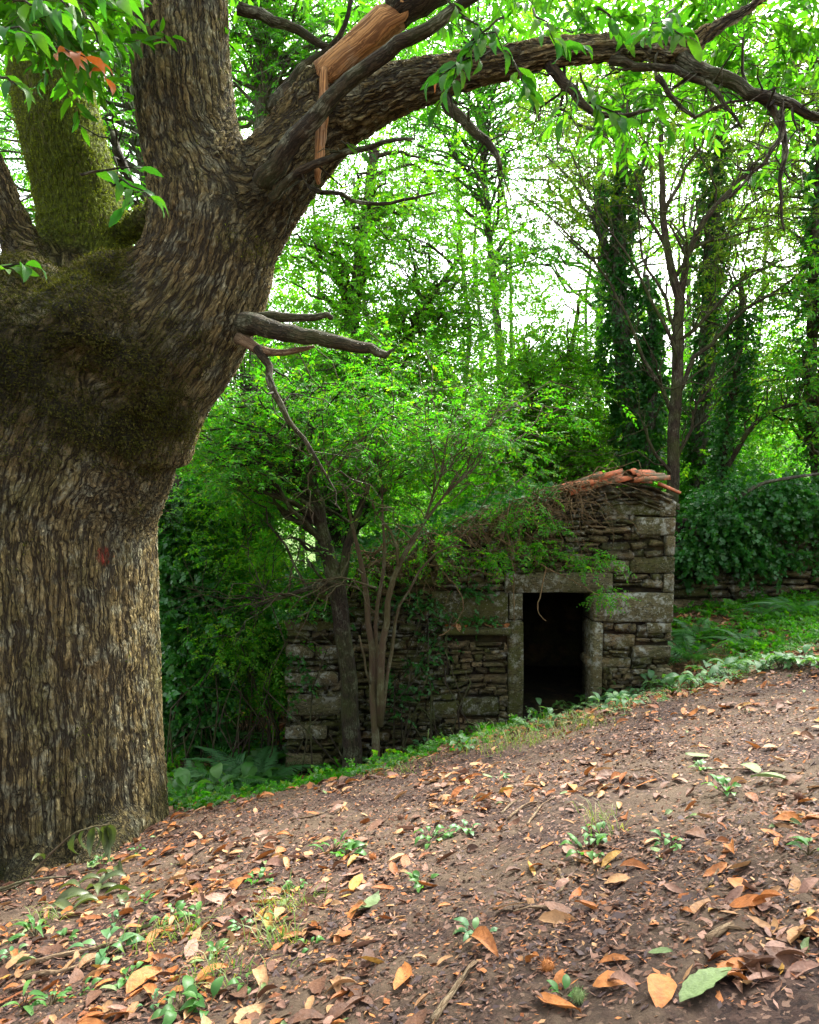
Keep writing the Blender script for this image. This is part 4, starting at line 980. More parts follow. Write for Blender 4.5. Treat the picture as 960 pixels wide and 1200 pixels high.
tree('ivy_clad_tree', 'ivy wrapped trunk right of the slim bare tree, leaning slightly right', 'tree',
     [[(806, 690, 15, .2), (812, 600, 15, .19), (822, 500, 15, .18), (829, 400, 15, .17), (832, 300, 15, .15), (840, 210, 15, .12), (846, 120, 15, .08), (850, 30, 15, .05)]],
     [(845, 100, 110, 80, 15, 1.8, 24, 13, .28), (850, 260, 60, 90, 15, 1.3, 9, 10, .26)], 'mid', 'leaf_olive', 'grey_bark', BG,
     limbs=[[(830, 330, 15, .05), (855, 270, 15, .04), (890, 230, 15, .025), (930, 210, 15, .014)]], ivy=[(0, .05, .80, .23, 1700)])
tree('ivy_clad_tree', 'thin leaning ivy covered tree nearest the ivy bank on the right', 'tree',
     [[(836, 660, 13, .09), (845, 560, 13, .08), (857, 470, 13, .07), (866, 400, 13, .06), (870, 330, 13, .04)]], [(875, 330, 60, 60, 13, 1, 8, 9, .2), (890, 430, 50, 40, 13, .8, 6, 9, .2)], 'mid', 'leaf_olive', 'brown_bark', BG, ivy=[(0, .1, .9, .17, 700)],
     limbs=[[(846, 560, 13, .05), (872, 510, 12.6, .045), (900, 485, 12.3, .04), (940, 470, 12, .03), (985, 462, 11.8, .02)]])
tree('leafy_tree', 'dense leafy tree at the right edge above the ivy bank', 'tree',
     [[(965, 660, 12.5, .13), (955, 520, 12.5, .11), (950, 400, 12.5, .09), (955, 280, 12.5, .07), (960, 160, 12.5, .05)]],
     [(945, 480, 50, 80, 12.3, 1.0, 24, 13, .24), (965, 350, 50, 80, 12.3, 1.0, 18, 12, .24)], 'mid', 'leaf_shrub', 'dark_bark', BG, ivy=[(0, .05, 1, .16, 450)])
tree('leafy_tree', 'olive leaved tree filling the upper right corner behind the chestnut limb', 'tree',
     [[(1010, 660, 14, .2), (1000, 400, 14, .18), (985, 200, 14, .14), (970, 60, 14, .1)]],
     [(930, 190, 90, 110, 13.5, 1.4, 26, 12, .28), (920, 60, 120, 70, 13.5, 1.6, 20, 12, .28), (935, 300, 50, 60, 13.4, 1, 8, 11, .25)], 'mid', 'leaf_olive', 'grey_bark', BG)
tree('grey_trunked_tree', 'straight pale grey trunk seen behind the fork of the chestnut', 'tree',
     [[(296, 700, 15, .2), (300, 500, 15, .19), (306, 300, 15, .18), (308, 150, 15, .17), (310, 0, 15, .15), (314, -120, 15, .12)]],
     [(320, -20, 150, 90, 14.5, 2, 44, 16, .32), (360, 90, 110, 60, 14.8, 1.6, 24, 15, .32), (290, 120, 90, 90, 15.5, 1.6, 20, 14, .32)], 'mid', 'leaf_green', 'grey_bark', BG)
tree('grey_trunked_tree', 'leaning pale grey trunk between the two upright chestnut limbs', 'tree',
     [[(240, 700, 16, .22), (225, 450, 16, .21), (178, 230, 16, .19), (150, 90, 16, .17), (125, -30, 16, .15)]],
     [(130, 20, 110, 100, 15.5, 2, 30, 15, .33), (150, 170, 90, 90, 16, 1.6, 22, 14, .33), (30, 190, 80, 110, 15, 1.6, 26, 14, .33)], 'mid', 'leaf_green', 'grey_bark', BG)
tree('leafy_tree', 'broad bright green tree behind the shrub, directly right of the chestnut fork', 'tree',
     [[(405, 690, 14, .2), (400, 560, 14, .18), (410, 400, 14, .15), (425, 280, 14, .12), (440, 170, 14, .09)], [(402, 540, 14, .1), (450, 440, 13.6, .08), (500, 360, 13.4, .06), (540, 300, 13.3, .03)]],
     [(400, 300, 120, 90, 13.5, 1.8, 40, 14, .32), (490, 380, 110, 80, 13.3, 1.6, 34, 14, .32), (380, 420, 100, 70, 13, 1.4, 28, 14, .30), (470, 230, 90, 60, 13.8, 1.6, 24, 14, .3), (430, 480, 130, 70, 12.6, 1.4, 44, 17, .30), (560, 330, 60, 70, 13.6, 1.4, 14, 14, .28)],
     'mid', 'leaf_bright', 'brown_bark', BG, branches=.6)
tree('leafy_tree', 'tree with thin grey green foliage reaching over the middle of the sky gap', 'tree',
     [[(600, 680, 19, .13), (588, 450, 19, .11), (572, 250, 19, .08), (560, 100, 19, .05), (560, 0, 19, .03)]],
     [(540, 150, 130, 90, 18, 2.4, 44, 14, .38), (640, 130, 90, 90, 19, 2.2, 22, 13, .36), (560, 30, 150, 70, 18, 2.2, 34, 14, .38), (610, 300, 60, 60, 19, 1.8, 12, 12, .34)], 'mid', 'leaf_green', 'grey_bark', BG, scale=1.15)
tree('young_hazel', 'yellow green young tree behind the left end of the red tiles', 'tree',
     [[(640, 640, 15, .09), (655, 520, 15, .08), (668, 420, 15, .06), (680, 350, 15, .03)], [(638, 600, 14.6, .06), (625, 480, 14.6, .05), (615, 400, 14.8, .03)], [(690, 620, 15.5, .06), (700, 500, 15.5, .05), (690, 420, 15.5, .03)]],
     [(650, 460, 80, 70, 15, 1.5, 46, 17, .28), (680, 520, 80, 50, 15, 1.4, 34, 16, .28), (600, 500, 70, 60, 14.6, 1.4, 34, 16, .28), (660, 390, 50, 50, 15.3, 1.2, 14, 14, .26)], 'mid', 'leaf_bright', 'pale_stem', BG)
tree('young_hazel', 'bright green sapling between the slim bare tree and the ivy bank', 'tree',
     [[(835, 660, 17, .1), (850, 500, 17, .08), (860, 420, 17, .05)]],
     [(850, 500, 90, 70, 17, 1.6, 36, 15, .32), (880, 420, 70, 60, 17, 1.5, 20, 14, .32), (770, 500, 60, 70, 17.5, 1.5, 22, 15, .32)], 'mid', 'leaf_bright', 'pale_stem', BG, scale=1.1)
tree('leafy_tree', 'shaded tree low behind the chestnut trunk, above the dark hollow', 'tree',
     [[(250, 740, 11.5, .12), (256, 680, 11.5, .11), (247, 620, 11.5, .09), (262, 560, 11.5, .07), (300, 500, 11.5, .05)], [(252, 640, 11.5, .06), (275, 590, 11.5, .05), (310, 540, 11.3, .03)]],
     [(250, 520, 80, 60, 11, 1.2, 40, 17, .24), (330, 510, 90, 50, 11, 1.2, 40, 17, .24), (300, 585, 100, 40, 10.6, 1.1, 30, 16, .22), (230, 600, 60, 40, 10.8, 1, 20, 16, .22), (290, 430, 50, 50, 11.5, 1, 16, 14, .22)], 'small', 'leaf_shrub', 'dark_bark', BG, scale=1.25)
tree('ivy_clad_tree', 'dark ivy covered trunk in the hollow close beside the chestnut', 'tree',
     [[(215, 850, 9.8, .16), (212, 740, 9.8, .15), (208, 640, 9.8, .13), (205, 560, 9.9, .1)]], [(225, 600, 40, 40, 9.8, .6, 10, 12, .2)], 'small', 'leaf_ivy', 'dark_bark', BG, ivy=[(0, .02, 1, .42, 3000)])
tree('ivy_clad_tree', 'ivy covered stump like trunk in the hollow left of the hut', 'tree',
     [[(300, 820, 12, .2), (297, 720, 12, .18), (290, 640, 12, .15), (288, 570, 12, .1)]], [(300, 590, 40, 30, 12, .6, 6, 10, .2)], 'small', 'leaf_ivy', 'dark_bark', BG, ivy=[(0, .02, 1, .5, 2600)])
tree('leafy_tree', 'thick mossy trunk rising from behind the low left end of the hut roof', 'tree',
     [[(392, 720, 13.2, .3), (388, 650, 13.2, .28), (386, 580, 13.2, .24), (400, 520, 13.2, .2), (420, 450, 13.2, .14)], [(400, 660, 13, .12), (425, 590, 13, .1), (450, 530, 13, .06)]],
     [(340, 560, 70, 40, 12.6, 1, 18, 15, .24), (450, 570, 80, 40, 12.6, 1, 22, 15, .24)], 'small', 'leaf_green', 'dark_bark', BG, scale=1.3)

tree('leafy_tree', 'high fine leaved tree closing part of the sky gap behind the ivy trunks', 'tree',
     [[(690, 680, 20, .13), (700, 450, 20, .11), (705, 250, 20, .08), (700, 100, 20, .05)]],
     [(690, 190, 110, 80, 19, 2, 34, 13, .42), (800, 230, 90, 90, 19, 2, 28, 13, .42), (640, 300, 80, 60, 19, 2, 16, 12, .4), (760, 360, 100, 60, 19, 2, 22, 12, .4), (600, 200, 60, 60, 19, 2, 12, 12, .4)], 'small', 'leaf_bright', 'grey_bark', BG, scale=2.0, branches=.5)

# the wood beyond, one mass
def far_wood():
    r = np.random.default_rng(77); mb = MB(); mt = MB()
    bl = [(230, 560, 130, 60, 22, 3, 40, 14, .6), (420, 560, 160, 60, 24, 3, 60, 14, .6), (620, 560, 150, 60, 25, 3, 60, 14, .6), (800, 560, 150, 60, 24, 3, 55, 14, .6), (950, 560, 100, 90, 22, 3, 36, 14, .6),
          (450, 440, 220, 60, 26, 3, 60, 14, .6), (330, 330, 190, 100, 27, 3, 50, 13, .6), (780, 460, 200, 50, 28, 3, 40, 13, .6), (120, 150, 200, 150, 26, 3, 60, 13, .6), (330, 60, 200, 110, 28, 3, 50, 12, .6), (920, 250, 120, 150, 25, 3, 46, 12, .6),
          (560, 60, 160, 90, 28, 3, 26, 12, .6), (500, 200, 100, 100, 29, 3, 20, 12, .6), (780, 40, 160, 90, 27, 3, 26, 12, .6)]
    bl = [(a, b, c, d, e, f, int(g*1.3), int(h*1.2), i*1.25) for (a, b, c, d, e, f, g, h, i) in bl]
    CC, PP, DD = crown_points(bl, r)
    V, T = scatter(PP, DD, r.uniform(1.0, 1.7, len(PP)), TP['broad'][0], KQ, .5, r); mb.add(V, T)
    o = link('far_woodland', mb.build('far_woodland', M['leaf_bright'], smooth=False), kind='stuff'); o['label'] = 'mass of green woodland far behind the hut'; o['category'] = 'woodland'
    for k in range(14):
        px = r.uniform(180, 960); Y = r.uniform(20, 28); a = P(px, 640, Y); a[2] = gz(a[0], a[1]); b = P(px+r.normal(0, 25), r.uniform(60, 300), Y)
        q = twisty(a, b, 7, 0, .012, r); mt.add(*tube(q, np.linspace(.11, .03, 7), 6))
    o = link('far_tree_trunks', mt.build('far_tree_trunks', M['grey_bark']), kind='stuff'); o['label'] = 'thin trunks within the far woodland'; o['category'] = 'woodland'
far_wood()

# ------------------------------------------------------------------ shrub and bramble around the hut
tree('mossy_tree', 'dark mossy trunk standing against the left part of the hut wall', 'tree',
     [[(412, 880, 8.55, .115), (409, 800, 8.6, .10), (402, 740, 8.6, .10), (396, 690, 8.65, .105), (382, 640, 8.7, .08), (372, 590, 8.8, .06), (350, 530, 8.9, .04), (330, 470, 9, .02)], [(398, 690, 8.65, .07), (408, 640, 8.7, .05), (425, 590, 8.8, .035), (440, 540, 8.9, .02)]],
     [(340, 500, 90, 60, 8.9, .7, 32, 13, .18), (400, 470, 90, 60, 8.9, .7, 26, 13, .18), (290, 560, 70, 50, 8.8, .6, 24, 14, .16), (250, 500, 50, 70, 8.9, .5, 16, 13, .15), (320, 630, 40, 22, 8.6, .4, 4, 10, .12)], 'small', 'leaf_shrub', 'dark_bark', None, twr=.003,
     limbs=[[(398, 680, 8.6, .05), (360, 690, 8.4, .035), (320, 705, 8.3, .02), (297, 712, 8.3, .01)]])
tree('elder_shrub', 'many stemmed shrub with smooth arching stems in front of the hut wall', 'shrub',
     [[(440, 862, 8.3, .045), (436, 790, 8.35, .04), (433, 730, 8.4, .036), (425, 670, 8.45, .03), (412, 610, 8.5, .02), (400, 560, 8.5, .012)],
      [(444, 850, 8.3, .045), (446, 780, 8.25, .042), (452, 730, 8.2, .036), (462, 680, 8.15, .03), (485, 630, 8.1, .022), (520, 580, 8.1, .015), (560, 545, 8.1, .008)],
      [(442, 850, 8.35, .03), (440, 760, 8.4, .025), (444, 700, 8.4, .022), (450, 640, 8.4, .018), (447, 580, 8.4, .012), (440, 520, 8.4, .008)],
      [(446, 850, 8.35, .03), (454, 790, 8.3, .022), (466, 730, 8.3, .018), (478, 690, 8.2, .014), (510, 650, 8.1, .012), (540, 640, 8.0, .008)],
      [(432, 800, 8.3, .014), (427, 770, 8.25, .013), (420, 745, 8.2, .010)]],
     [(430, 528, 100, 46, 8.4, .8, 24, 12, .17), (520, 530, 75, 28, 8.4, .7, 11, 11, .17), (590, 560, 40, 12, 8.6, .5, 3, 9, .12), (500, 480, 110, 50, 8.5, .8, 20, 12, .19), (590, 510, 60, 40, 8.6, .7, 9, 11, .17), (455, 590, 30, 16, 8.3, .4, 2, 8, .10), (420, 420, 80, 40, 8.6, .6, 8, 11, .2), (670, 480, 60, 50, 9.2, .5, 5, 9, .2)],
     'small', 'leaf_shrub', 'pale_stem', None, branches=.9, twr=.003,
     limbs=[
            [(440, 690, 8.35, .014), (420, 680, 8.2, .012), (400, 676, 8.1, .01), (370, 690, 8.0, .008), (340, 712, 8, .005)],
            [(455, 700, 8.2, .02), (470, 660, 8.1, .018), (500, 610, 8.0, .015), (515, 560, 8.0, .012), (530, 500, 8.1, .008)],
            [(470, 660, 8.1, .018), (455, 620, 8.1, .016), (430, 580, 8.1, .012), (400, 550, 8.1, .01), (370, 545, 8.1, .006)]])
def bramble():
    r = np.random.default_rng(31); c = P(580, 640, 9.0); base = P(575, 700, 9.1)
    root = empty('bramble', base, 'tangle of dead brown bramble stems and sprays hanging over the hut roof and lintel', 'bramble')
    mb = MB(); ml = []
    exp = [[(500, 632, 9.2), (512, 640, 8.85), (520, 670, 8.8), (537, 690, 8.75), (543, 712, 8.75), (530, 735, 8.75), (515, 745, 8.75)],
           [(560, 620, 9.2), (600, 640, 8.9), (640, 665, 8.8), (680, 685, 8.75), (712, 703, 8.75)], [(590, 610, 9.2), (600, 650, 8.85), (602, 690, 8.8), (602, 728, 8.8)], [(470, 670, 9.1), (500, 662, 8.8), (560, 668, 8.75), (590, 680, 8.75)],
           [(640, 665, 8.8), (632, 700, 8.72), (630, 715, 8.7), (640, 728, 8.68)]]
    for e in exp:
        pp, rr = spline(px_path(e), np.linspace(.010, .005, len(e)), .05); pp += r.normal(0, .006, pp.shape); mb.add(*tube(pp, rr, 5))
    for k in range(300):
        px = r.uniform(430, 690); a = P(px, np.interp(px, TOPX, TOPY)-r.uniform(-12, 14), r.uniform(8.9, 9.4)); L = r.uniform(.3, 1.1)
        b = a+np.array([r.normal(.1, .55)*L, -r.uniform(.05, .45), r.uniform(-.75, .2)*L])
        q = twisty(a, b, 8, .22, .07, r); mb.add(*tube(q, np.linspace(r.uniform(.004, .009), .002, 8), 4, False))
        if r.random() < .35: ml.append((q[5], q[-1]-q[3]))
    child('stems', mb.build('stems', M['dry_stem']), root, kind='stuff')
    bl = [(550, 606, 90, 12, 9.2, .4, 7, 9, .10), (618, 592, 30, 12, 9.0, .4, 5, 10, .10), (645, 612, 26, 10, 8.85, .3, 3, 9, .08), (580, 655, 30, 12, 8.75, .2, 5, 9, .08), (690, 655, 26, 10, 8.75, .2, 5, 9, .07), (640, 640, 40, 12, 8.8, .2, 4, 9, .08), (700, 690, 22, 10, 8.75, .15, 3, 7, .06), (500, 640, 50, 20, 9.0, .4, 9, 10, .12), (420, 665, 60, 18, 9.1, .4, 12, 10, .12), (360, 690, 40, 16, 9.1, .4, 8, 10, .12)]
    CC, PP, DD = crown_points(bl, r); DD[:, 2] -= .4
    V, T = scatter(PP, DD, r.uniform(.7, 1.1, len(PP)), TP['small'][0], KQ, .4, r); m = MB(); m.add(V, T); child('leaves', m.build('leaves', M['leaf_shrub'], smooth=False), root, kind='stuff')
    # moss and creeper cover on the roof behind the gable
    n = 2400; px = r.uniform(335, 660, n); z = np.interp(px, TOPX, TOPY); pos = np.array([P(a, b-4, 9.25) for a, b in zip(px, z)]); pos[:, 1] += r.uniform(0, 3.2, n); pos[:, 2] += r.uniform(0, .14, n)
    V, T = scatter(pos, r.normal(size=(n, 3))*[1, 1, .3], r.uniform(.6, 1, n), TP['ivy'][0], TP['ivy'][1], .6, r); m = MB(); m.add(V, T); child('creeper', m.build('creeper', M['leaf_ivy'], smooth=False), root, kind='stuff')
bramble()

def undergrowth(name, label, cat, blobs, kind, mat, seed, base, sc=1.0, roll=.45):
    r = np.random.default_rng(seed); b = P(*base); b[2] = gz(b[0], b[1]); root = empty(name, b, label, cat)
    CC, PP, DD = crown_points(blobs, r); k = PP[:, 2] > GZ(PP[:, 0], PP[:, 1], False)-.02; PP, DD = PP[k], DD[k]
    V, T = scatter(PP, DD, r.uniform(.7, 1.25, len(PP))*sc, TP[kind][0], TP[kind][1], roll, r); m = MB(); m.add(V, T)
    child('leaves', m.build('leaves', M[mat], smooth=False), root, kind='stuff')
    m = MB(); g = GZ(CC[:, 0], CC[:, 1], False)
    for c, z in zip(CC, g):
        if r.random() > .3: continue
        a = np.array([c[0]+r.normal(0, .2), c[1]+r.normal(0, .2), z-.05]); m.add(*tube(twisty(a+[r.normal(0, .4), 0, 0], c, 6, .12, .09, r), np.linspace(.012, .004, 6), 4, False))
    child('stems', m.build('stems', M['brown_bark']), root, kind='stuff')
undergrowth('sapling', 'sparse yellow green sapling lit in front of the dark hollow beside the chestnut', 'sapling', [(262, 745, 26, 34, 8.9, .3, 12, 8, .12), (290, 775, 20, 26, 8.9, .3, 7, 8, .10), (235, 610, 34, 30, 9.2, .3, 12, 9, .13), (300, 650, 40, 22, 8.9, .3, 9, 9, .12)], 'small', 'leaf_bright', 57, (268, 880, 8.9), .9)
def ivy_bank():
    r = np.random.default_rng(41); base = P(880, 700, 11.7); base[2] = gz(base[0], base[1])
    root = empty('ivy_bank', base, 'thick dark ivy draped over the top of the field wall on the right', 'ivy')
    bl = [(905, 585, 80, 30, 11.9, .5, 66, 15, .19), (850, 610, 45, 28, 11.85, .4, 34, 14, .17), (870, 645, 70, 16, 11.75, .2, 16, 10, .12), (815, 648, 24, 22, 11.8, .3, 16, 13, .14), (960, 592, 60, 28, 11.9, .5, 32, 14, .17), (880, 618, 60, 8, 11.8, .2, 6, 8, .12), (1010, 600, 50, 50, 11.8, .6, 24, 14, .2)]
    CC, PP, DD = crown_points(bl, r); DD[:, 2] -= .6
    V, T = scatter(PP, DD, r.uniform(.8, 1.3, len(PP)), TP['ivy'][0], TP['ivy'][1], .6, r); m = MB(); m.add(V, T)
    for k in range(40):     # hanging strands
        px = r.uniform(800, 985); p0 = P(px, r.uniform(615, 645), r.uniform(11.5, 11.75)); L = r.uniform(.2, .8); n = int(L*22); t = np.linspace(0, 1, n)
        pos = p0+np.stack([.05*np.sin(t*7+k), 0*t, -t*L], -1); V, T = scatter(pos, r.normal(size=(n, 3))+[0, -.3, -1], r.uniform(.45, .8, n), TP['ivy'][0], TP['ivy'][1], .5, r); m.add(V, T)
    child('leaves', m.build('leaves', M['leaf_ivy'], smooth=False), root, kind='stuff')
    mb = MB()
    for e in [[(862, 585, 11.6), (890, 568, 11.4), (925, 560, 11.2), (985, 552, 11.0)]]:
        pp, rr = spline(px_path(e), np.linspace(.035, .02, len(e)), .1); mb.add(*tube(pp, rr, 6))
    child('stems', mb.build('stems', M['grey_bark']), root)
ivy_bank()

undergrowth('bush', 'dark ivy bush filling the hollow right beside the chestnut trunk', 'bush', [(225, 700, 50, 90, 9.6, .8, 60, 14, .18), (230, 790, 50, 50, 9.4, .7, 36, 13, .17)], 'ivy', 'leaf_ivy', 51, (225, 850, 9.6))
undergrowth('bush', 'small leaved bush with yellow green shoots just left of the hut pier', 'bush', [(300, 740, 45, 60, 9.6, .7, 34, 13, .16), (290, 680, 60, 40, 10, .7, 26, 13, .16), (315, 800, 30, 40, 9.4, .5, 18, 12, .15), (275, 640, 60, 30, 10, .7, 20, 12, .16)], 'small', 'leaf_shrub', 52, (300, 850, 9.6))
undergrowth('bush', 'dark thicket deep in the hollow under the small trees', 'bush', [(260, 760, 130, 70, 14, 1.4, 90, 14, .26), (330, 690, 110, 34, 15, 1.4, 40, 14, .26), (200, 640, 60, 60, 13, 1.2, 44, 14, .24)], 'ivy', 'leaf_ivy', 53, (260, 800, 14), 1.3)
undergrowth('bush', 'bright bushes beyond the gable of the hut', 'bush', [(620, 560, 90, 40, 16, 1.3, 50, 14, .3), (560, 590, 80, 36, 15, 1.2, 40, 14, .28), (470, 610, 100, 36, 15, 1.2, 44, 14, .28)], 'mid', 'leaf_bright', 54, (600, 640, 16))
undergrowth('bush', 'green bushes in the gap between the hut corner and the ivy bank', 'bush', [(815, 590, 40, 50, 15, 1.1, 34, 14, .26), (870, 550, 70, 36, 15.5, 1.2, 36, 14, .28), (800, 650, 24, 40, 13, .8, 20, 13, .2)], 'mid', 'leaf_green', 55, (830, 660, 15))

undergrowth('ivy', 'dark ivy and creeper hanging down the left part of the hut wall', 'ivy', [(375, 715, 45, 10, 8.95, .2, 10, 10, .09), (350, 800, 12, 60, 8.85, .08, 7, 8, .08), (480, 705, 40, 16, 9.1, .1, 9, 8, .08), (505, 770, 22, 60, 9.12, .05, 14, 8, .08), (460, 800, 24, 40, 9.1, .06, 9, 8, .08), (545, 728, 46, 4, 9.1, .06, 8, 7, .05), (560, 690, 40, 6, 9.1, .06, 5, 7, .05)], 'ivy', 'leaf_ivy', 58, (480, 880, 9.0), .55)

# ------------------------------------------------------------------ ferns and plants
def fern_meshes():
    out = []; r = np.random.default_rng(61)
    for v in range(4):
        V = []; Q = []; n = 26; L = 1.0
        for k in range(n):
            t = .12+.88*k/n; w_ = .21*math.sin(math.pi*t**.7)*(1-t*.35)+.015; y = t; z = .55*t-.75*t*t
            for s_ in (-1, 1):
                a = r.normal(0, .05); b = len(V); d = np.array([s_*w_, .10+a*.3, -.05]); p = np.array([0, y, z])
                nn = np.array([0, .0125, .004]); V += [p-nn*.4, p+d*.5-nn*.7, p+d, p+d*.5+nn*.9]; Q.append([b, b+1, b+2, b+3])
        b = len(V); ts = np.linspace(0, 1, 6); pr = np.stack([0*ts, ts, .55*ts-.75*ts*ts], -1); tv, tq, g = tube(pr, np.linspace(.008, .002, 6), 3, False)
        out.append(mesh_np('frond', np.vstack([V, tv]), np.vstack([Q, tq+b]), M['leaf_fern_one'], smooth=False))
    return out
FM = fern_meshes()
def fern(px, py, label, n=9, L=.55, Y=None, seed=0, lean=0):
    n = int(n*1.4); L *= 1.1; r = np.random.default_rng(seed+100); b = hit(px, py) if Y is None else P(px, py, Y); b[2] = gz(b[0], b[1])
    root = empty('fern', b, label, 'fern', 'ferns below the trees')
    for k in range(n):
        o = bpy.data.objects.new('frond', FM[r.integers(4)]); C.objects.link(o); o.parent = root; s_ = L*r.uniform(.7, 1.15)
        o.rotation_euler = (r.uniform(-.1, .5), r.normal(0, .15), k/n*2*math.pi+r.normal(0, .2)); o.scale = (s_, s_, s_)
for i, (px, py, Y, n, L, lb) in enumerate([(808, 738, 9.7, 12, .75, 'tall bright fern standing right against the hut corner'), (880, 752, 9.3, 9, .5, 'small fern among dry leaves on the right bank'), (300, 878, 8.4, 12, .85, 'large fern arching beside the left pier of the hut'), (258, 890, 8.0, 11, .75, 'fern between the chestnut trunk and the pier, nearer the trunk'), (235, 905, 8.2, 9, .6, 'low fern at the path edge just right of the chestnut foot'),
      (325, 850, 9.4, 9, .7, 'bluish fern standing tall against the pier'), (240, 860, 9.4, 9, .7, 'shaded fern deep in the hollow beside the chestnut'), (820, 742, 10.3, 13, .62, 'bright fern at the right corner of the hut'), (795, 748, 10.4, 9, .5, 'small bright fern tight against the hut corner'),
      (935, 728, 10.6, 10, .6, 'pale fern in the bank near the right edge'), (900, 735, 10.8, 9, .5, 'smaller fern left of the pale one in the right bank'), (285, 925, 7.7, 8, .45, 'small fern at the edge of the path left of the hut')]):
    fern(px, py, lb, n, L, Y, i)

def oval_leaf(r, wd=.5):
    V, Q = lance(6, 1.0, wd, r.uniform(.05, .12), r.uniform(.1, .22), r.uniform(-.35, -.1), 0, 0, r); return V, Q
ro = np.random.default_rng(71)
PLM = {k: [mesh_np('leaf', *oval_leaf(ro, w_), M[m]) for _ in range(4)] for k, (w_, m) in {'w': (.55, 'leaf_weed'), 'b': (.48, 'leaf_blue'), 'n': (.2, 'leaf_weed')}.items()}
def plant(name, px, py, label, n=6, L=.09, kind='w', spread=1.0, group=None, seed=None, stalk=.5, cat='plant'):
    r = np.random.default_rng(int(px*7+py) if seed is None else seed); b = hit(px, py)
    root = empty(name, b, label, cat, group); n = int(n*1.35)
    if cat == 'weed': L *= .85
    m = MB(); pos = []
    for k in range(n):
        a = r.uniform(0, 2*math.pi); h = L*stalk*r.uniform(.3, 1.3); rr = L*.35*spread*math.sqrt(r.random())
        tip = np.array([math.cos(a)*rr, math.sin(a)*rr, h]); m.add(*tube(np.array([[0, 0, -.01], tip*.5+[0, 0, h*.1], tip]), [.003, .0025, .002], 4, False)); pos.append((tip, a))
    link('stem', m.build('stem', M['pale_stem']), root)
    for tip, a in pos:
        o = bpy.data.objects.new('leaf', PLM[kind][r.integers(4)]); C.objects.link(o); o.parent = root; s_ = L*r.uniform(.6, 1.15)
        o.location = tip; o.rotation_euler = (r.uniform(-.1, .75), r.normal(0, .25), a-math.pi/2+r.normal(0, .3)); o.scale = (s_, s_, s_)
    return root
# row of broad leaved plants along the far edge of the path
r_ = np.random.default_rng(81); EDGE = 'broad leaved plants along the far edge of the path'
ORD = ['nearest', 'second', 'third', 'fourth', 'fifth', 'sixth', 'seventh', 'eighth', 'ninth', 'tenth', 'eleventh', 'twelfth', 'thirteenth', 'fourteenth', 'fifteenth', 'sixteenth', 'seventeenth', 'eighteenth', 'nineteenth', 'twentieth']
ORD += ['twenty '+a for a in ['first']+ORD[1:9]]+['thirtieth']+['thirty '+a for a in ['first']+ORD[1:9]]
def edge_py(px): return np.interp(px, [200, 260, 330, 400, 480, 560, 640, 700, 780, 860, 960], [945, 935, 915, 900, 885, 875, 848, 838, 815, 798, 782])
for k in range(34):
    px = 715+k*7.5+r_.uniform(-4, 4); plant('broadleaf_plant', px, edge_py(px)+r_.uniform(-10, 3), 'blue green broad leaved plant on the path edge, '+ORD[k]+' right of the doorway', 7, r_.uniform(.08, .2), 'b' if r_.random() < .75 else 'w', 1.7, EDGE+' to the right of the door', stalk=.6)
for k in range(30):
    px = 200+k*12+r_.uniform(-6, 6); plant('broadleaf_plant', px, edge_py(px)+r_.uniform(-14, 4), 'low green leafy plant on the path edge, '+ORD[k]+' right of the chestnut', 8, r_.uniform(.20, .30) if k < 13 else r_.uniform(.07, .15), 'w' if r_.random() < .65 else 'b', 1.6, EDGE+' to the left of the door', stalk=.6)
for k in range(12):
    px = 600+k*9.5; plant('broadleaf_plant', px, edge_py(px)+r_.uniform(-12, 6), 'small plant in the strip before the doorway, '+ORD[k]+' from its left end', 6, r_.uniform(.07, .13), 'b' if r_.random() < .6 else 'w', 1.5, 'small plants in front of the door', stalk=.7)
plant('seedling', 492, 888, 'single round bright leaf seedling standing up in front of the hut wall', 5, .16, 'w', 1.6, stalk=1.0)
plant('seedling', 632, 846, 'tall leaf seedling right on the doorstep of the hut', 4, .15, 'b', 1.2, stalk=1.2)
plant('seedling', 445, 830, 'yellow green sprig at the foot of the shrub stems', 9, .12, 'w', 2.6, stalk=1.6)
